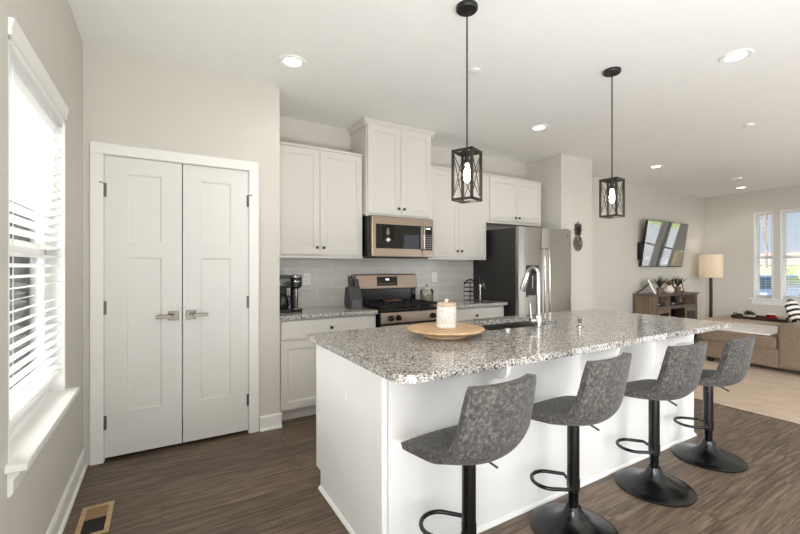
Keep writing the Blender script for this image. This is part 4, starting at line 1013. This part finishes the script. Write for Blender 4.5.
# television on a tilting wall mount
t = thing('television', 'large flat black television tilted down on the wall', 'television', (7.9, 3.86, 1.70))
m = Matrix.Translation((7.905, 3.805, 1.70)) @ Matrix.Rotation(math.radians(8.2), 4, 'X')
MB().box(-0.715, 0.715, -0.012, 0.022, -0.41, 0.41, m).build('bezel', 'blackplastic', t, bevel=0.003)
MB().box(-0.703, 0.703, -0.0135, -0.010, -0.392, 0.40, m).build('screen', 'screen', t)
MB().box(-0.25, 0.25, 0.022, 0.05, -0.25, 0.12, m).build('back_cover', 'blackplastic', t, bevel=0.004)
a = MB().box(7.75, 8.05, YB - 0.03, YB - 0.002, 1.55, 1.85)
a.cyl((7.9, YB - 0.02, 1.70), (7.9, 3.84, 1.70), 0.025, n=12)
a.build('wall_mount', 'black', t)
MB().box(7.17, 7.21, 3.82, YB - 0.005, 1.42, 1.72).build('mount_arm', 'black', t, bevel=0.003)

# media console
cx0, cx1, cyf, cyb, cz1 = 7.00, 8.38, 3.49, 3.87, 0.83
t = thing('media_console', 'grey-brown wooden media console under the television', 'console', ((cx0 + cx1) / 2, 3.68, 0))
MB().box(cx0 - 0.02, cx1 + 0.02, cyf - 0.02, cyb, cz1 - 0.03, cz1).build('top', 'consoletop', t, bevel=0.003)
for a in (cx0, cx1 - 0.03): MB().box(a, a + 0.03, cyf, cyb - 0.01, 0.0, cz1 - 0.03).build('side_panel', 'consolewood', t, bevel=0.002)
MB().box(cx0 + 0.03, cx1 - 0.03, cyb - 0.02, cyb - 0.01, 0.06, cz1 - 0.03).build('back_board', 'blackplastic', t)
MB().box(cx0 + 0.03, cx1 - 0.03, cyf + 0.01, cyb - 0.02, 0.60, 0.625).build('shelf', 'consolewood', t, bevel=0.002)
MB().box(cx0 + 0.03, cx1 - 0.03, cyf + 0.01, cyb - 0.02, 0.06, 0.09).build('bottom_board', 'consolewood', t)
MB().box(cx0 + 0.445, cx0 + 0.465, cyf + 0.02, cyb - 0.02, 0.625, cz1 - 0.03).build('divider', 'consolewood', t)
MB().box(cx0 + 0.005, cx1 - 0.005, cyf - 0.004, cyf + 0.02, 0.575, 0.627).build('rail', 'consoletop', t, bevel=0.002)
for a, b_ in ((cx0 + 0.035, cx0 + 0.445), (cx1 - 0.445, cx1 - 0.035)):
    d = MB().box(a, a + 0.06, cyf, cyf + 0.02, 0.1, 0.57).box(b_ - 0.06, b_, cyf, cyf + 0.02, 0.1, 0.57).box(a + 0.06, b_ - 0.06, cyf, cyf + 0.02, 0.1, 0.16).box(a + 0.06, b_ - 0.06, cyf, cyf + 0.02, 0.51, 0.57).build('door', 'consolewood', t, bevel=0.002)
    MB().box(a + 0.06, b_ - 0.06, cyf + 0.008, cyf + 0.012, 0.16, 0.51).build('door_glass', 'blackglass', d)
    MB().cyl((b_ - 0.03, cyf - 0.02, 0.34), (b_ - 0.03, cyf, 0.34), 0.01, n=12).build('knob', 'black', d)
def device(label, x0, x1, y0, y1, h, cat='media box'):
    t = thing('media_player', label, cat, ((x0 + x1) / 2, (y0 + y1) / 2, 0.625))
    MB().box(x0, x1, y0, y1, 0.626, 0.626 + h).build('case', 'blackplastic', t, bevel=0.004)
    MB().box(x0 + 0.02, x0 + 0.11, y0 - 0.002, y0 + 0.001, 0.626 + h * 0.35, 0.626 + h * 0.75).build('front_panel', simple('silver_panel', '#b9b9b5', 0.35), t)
device('black media box with silver front on the left of the console shelf', cx0 + 0.10, cx0 + 0.38, 3.56, 3.78, 0.055)
device('black media box on the right of the console shelf', cx0 + 0.60, cx0 + 0.92, 3.56, 3.80, 0.045)
o = MB().tube([(cx0 + 0.98, 3.60, 0.65), (cx0 + 1.0, 3.58, 0.71), (cx0 + 1.05, 3.57, 0.735), (cx0 + 1.1, 3.58, 0.71), (cx0 + 1.12, 3.60, 0.65), (cx0 + 1.05, 3.62, 0.634)], 0.008, n=8, closed=True).build('headphones', 'nickel', loc=(cx0 + 1.05, 3.6, 0.626), smooth=True)
tag(o, 'grey headband loop standing on the right of the console shelf', 'headphones')

# things on the console
z = cz1
t = thing('tabletop_frame', 'white tabletop frame propped on a black easel leg, on the console', 'picture frame', (7.12, 3.72, z))
m = Matrix.Translation((7.26, 3.70, z + 0.112)) @ Matrix.Rotation(math.radians(24), 4, 'Z') @ Matrix.Rotation(math.radians(-24), 4, 'X')
MB().box(-0.10, 0.10, -0.012, 0.012, -0.118, 0.14, m).build('frame', 'plastic', t, bevel=0.002)
MB().box(-0.09, 0.09, -0.015, -0.012, -0.1, 0.125, m).build('picture', 'paper', t)
MB().tube([m @ Vector((0, 0.014, 0.08)), (7.12, 3.79, z + 0.07), (7.03, 3.84, z + 0.011)], 0.011, n=8).build('easel_leg', 'black', t)
def potted(label, x, y, ph, pr, pm, n, L, spread, fol='plantgreen', cat='plant'):
    t = thing('potted_plant', label, cat, (x, y, z))
    MB().lathe([(pr * 0.72, 0), (pr, ph * 0.9), (pr * 1.05, ph), (pr * 0.85, ph)], (x, y, z), 24).build('pot', pm, t, smooth=True)
    tuft(t, (x, y, z + ph * 0.9), n, L, spread, fol, 0.013)
    return t
potted('dark green spiky plant in a clay pot, leftmost plant on the console', 7.42, 3.66, 0.10, 0.05, 'terracotta', 40, 0.27, 0.8)
potted('dark green spiky plant in a clay pot beside the framed photo', 7.90, 3.60, 0.11, 0.055, 'terracotta', 44, 0.26, 0.75)
t = thing('vase', 'round pale vase of brown dried flowers between the two console plants', 'vase', (7.67, 3.63, z))
MB().lathe([(0.04, 0), (0.075, 0.03), (0.082, 0.065), (0.06, 0.105), (0.04, 0.12), (0.046, 0.135), (0.038, 0.135)], (7.67, 3.63, z), 28).build('body', 'cream', t, smooth=True)
tuft(t, (7.67, 3.63, z + 0.12), 36, 0.15, 0.8, simple('dried_flower', '#8f6a50', 0.8, noise=0.3), 0.016, 'flowers')
t = thing('picture_frame', 'dark framed photo standing at the right of the console', 'picture frame', (8.17, 3.70, z))
m = Matrix.Translation((8.17, 3.72, z + 0.115)) @ Matrix.Rotation(math.radians(-12), 4, 'X')
b = MB(); w, h, f = 0.17, 0.118, 0.022
b.box(-w, -w + f, -0.01, 0.01, -h, h, m).box(w - f, w, -0.01, 0.01, -h, h, m).box(-w + f, w - f, -0.01, 0.01, -h, -h + f, m).box(-w + f, w - f, -0.01, 0.01, h - f, h, m)
b.build('frame', 'walnut', t, bevel=0.002)
MB().box(-w + f, w - f, -0.002, 0.006, -h + f, h - f, m).build('mat_board', 'cream', t)
MB().box(-0.07, 0.07, -0.0035, -0.0015, -0.055, 0.055, m).build('photo', 'paper', t)
MB().box(-0.02, 0.02, 0.012, 0.018, -h, h * 0.4, Matrix.Translation((8.17, 3.76, z + 0.115)) @ Matrix.Rotation(math.radians(14), 4, 'X')).build('stand', 'black', t)

# floor lamp
lx, ly = 9.19, 3.60
t = thing('floor_lamp', 'tall floor lamp with a glowing beige drum shade in the corner', 'floor lamp', (lx, ly, 0))
MB().lathe([(0.15, 0), (0.15, 0.018), (0.13, 0.024), (0.02, 0.03)], (lx, ly, 0), 32).build('base', 'lampwood', t, smooth=True)
MB().box(lx - 0.022, lx + 0.022, ly - 0.022, ly + 0.022, 0.028, 1.12).build('pole', 'lampwood', t, bevel=0.003)
MB().lathe([(0.19, 1.085), (0.19, 1.53), (0.187, 1.53), (0.187, 1.085)], (lx, ly, 0), 48, caps=False).build('shade', 'shade', t, smooth=True)
MB().cyl((lx, ly, 1.12), (lx, ly, 1.24), 0.016, n=12).cyl((lx - 0.188, ly, 1.49), (lx + 0.188, ly, 1.49), 0.003, n=6).cyl((lx, ly - 0.188, 1.49), (lx, ly + 0.188, 1.49), 0.003, n=6).cyl((lx, ly, 1.24), (lx, ly, 1.49), 0.004, n=6).build('shade_holder', 'black', t)
MB().ball((lx, ly, 1.30), 0.035, 2).build('bulb', simple('lamp_bulb', '#fff0da', 0.4, emit=5), t, smooth=True)
d = bpy.data.lights.new('lamp_glow', 'POINT'); d.energy = 4; d.color = (1, 0.95, 0.86); d.shadow_soft_size = 0.04
o = bpy.data.objects.new('lamp_glow', d); COL.objects.link(o); o.location = (lx, ly, 1.36)

# ------------------------------------------------------------------ outdoors
GZ = -0.35
struct(MB().box(XR + 0.17, 60, -60, 60, GZ - 0.1, GZ).build('ground', 'road'))
struct(MB().box(60, 140, -90, 90, GZ - 0.1, GZ).build('ground', 'lawn'))
struct(MB().box(-40, XL - 0.17, -40, 40, GZ - 0.1, GZ).build('ground', 'road'))
struct(MB().box(XL - 0.17, XR + 0.17, -30, YF - 0.17, GZ - 0.1, GZ).build('ground', 'road'))
def tree(label, x, y, h, seed):
    rd = random.Random(seed); b = MB()
    def grow(p, d, L, r, lv):
        q = p + d * L; b.tube([p, p + d * L * 0.5 + Vector((rd.uniform(-1, 1), rd.uniform(-1, 1), 0)) * L * 0.06, q], [r, r * 0.85, r * 0.68], n=6)
        if lv == 0: return
        for k in range(3 if lv > 1 else 2):
            nd = (d + Vector((rd.uniform(-1, 1), rd.uniform(-1, 1), rd.uniform(-0.1, 0.6))) * 0.75).normalized()
            grow(q - d * L * rd.uniform(0, 0.35), nd, L * rd.uniform(0.6, 0.8), r * 0.6, lv - 1)
    grow(Vector((x, y, GZ - 0.02)), Vector((0, 0, 1)), h * 0.32, h * 0.0075, 5)
    o = b.build('bare_tree', 'bark', loc=(x, y, GZ), smooth=True); tag(o, label, 'tree')
tree('bare branching tree outside, seen through the narrow far window', 34, 10.2, 11, 3)
tree('bare branching tree outside, seen through the wide far window', 34, 5.2, 10, 8)
def bush(label, x, y, rx, ry, h, grp=None):
    b = MB()
    for k in range(9):
        b.ball((x + random.uniform(-.6, .6) * rx, y + random.uniform(-.6, .6) * ry, GZ + h * random.uniform(0.3, 0.62)), 1.0, 3, (rx * 0.55, ry * 0.55, h * 0.38), 0.07)
    o = b.build('shrub', 'hedge', loc=(x, y, GZ)); tag(o, label, 'shrub', grp)
bush('olive shrub outside behind the car in the narrow far window', 38, 12.2, 1.6, 2.4, 1.5)
bush('large dark shrub outside in the wide far window', 30, 7.9, 1.2, 1.2, 2.0)
bush('wide shrub row outside across the street', 46, 8.0, 1.5, 3.0, 1.6)
# house across the street
t = thing('house', 'pale grey house across the street beyond the far windows', 'house', (76, 24, GZ))
MB().box(72, 80, 8, 40, GZ, 1.6).build('wall', 'siding', t)
MB().prism([(71.4, 1.55), (80.6, 1.55), (76, 3.4)], 'y', 7.5, 40.5).build('roof', 'roofing', t)
for yy in (4, 8, 12, 16): MB().box(71.95, 72.02, yy + 8, yy + 9.6, 0.1, 1.2).build('window', 'carglass', t)
# parked car
t = thing('parked_car', 'blue car parked outside, low in the narrow far window', 'car', (20.2, 6.1, GZ))
cx, cy = 19.6, 6.1
side = [(-2.1, 0.25), (2.1, 0.25), (2.15, 0.6), (2.0, 0.82), (1.55, 0.9), (0.9, 1.33), (-0.55, 1.3), (-1.1, 0.86), (-2.0, 0.78), (-2.15, 0.5)]
MB().prism([(cx + a, GZ + c) for a, c in side], 'y', cy - 0.85, cy + 0.85).build('body', 'carpaint', t, bevel=0.06, seg=3)
gl = [(-0.98, 0.9), (-0.5, 1.25), (0.85, 1.27), (1.35, 0.92)]
MB().prism([(cx + a, GZ + c) for a, c in gl], 'y', cy - 0.865, cy + 0.865).build('side_windows', 'carglass', t)
MB().prism([(cx - 1.10, GZ + 0.88), (cx - 0.58, GZ + 1.28), (cx - 0.62, GZ + 1.29), (cx - 1.14, GZ + 0.90)], 'y', cy - 0.7, cy + 0.7).build('windscreen', 'carglass', t)
for s_ in (-1, 1): MB().box(cx - 2.17, cx - 2.08, cy + s_ * 0.6 - 0.15, cy + s_ * 0.6 + 0.15, GZ + 0.55, GZ + 0.68).build('headlight', 'plastic', t, bevel=0.02)
for a in (-1.3, 1.3):
    for s_ in (-1, 1):
        w = MB().cyl((cx + a, cy + s_ * 0.68, GZ + 0.32), (cx + a, cy + s_ * 0.88, GZ + 0.32), 0.32, n=24).build('wheel', 'rubber', t, smooth=True)
        MB().cyl((cx + a, cy + s_ * 0.87, GZ + 0.32), (cx + a, cy + s_ * 0.89, GZ + 0.32), 0.19, n=18).build('hub_cap', 'nickel', w)
# outside the left window: deck rail, hedge, post
t = thing('deck_railing', 'white railing outside the left window', 'railing', (-2.2, 3.0, GZ))
MB().box(-2.23, -2.17, 0.6, 7.0, 0.98, 1.04).box(-2.22, -2.18, 0.6, 7.0, -0.15, -0.10).build('rails', 'vinyl', t)
b = MB()
for k in range(46): b.box(-2.215, -2.185, 0.65 + 0.135 * k, 0.68 + 0.135 * k, -0.12, 1.0)
b.build('balusters', 'vinyl', t)
for yy in (0.6, 3.7, 6.9): MB().box(-2.25, -2.15, yy, yy + 0.1, GZ, 1.12).build('post', 'vinyl', t)
tag(MB().box(-4.6, -3.6, 4.5, 14.0, GZ, 0.95).build('hedge', 'hedge', loc=(-4.1, 9, GZ), bevel=0.1), 'clipped green hedge outside the left window behind the railing', 'hedge')
tag(MB().tube([(-2.9, 5.1, GZ), (-2.92, 5.12, 1.2), (-2.88, 5.1, 3.6)], [0.14, 0.11, 0.07], n=12).build('tree_trunk', 'bark', loc=(-2.9, 5.1, GZ), smooth=True), 'dark tree trunk outside the left window', 'tree')
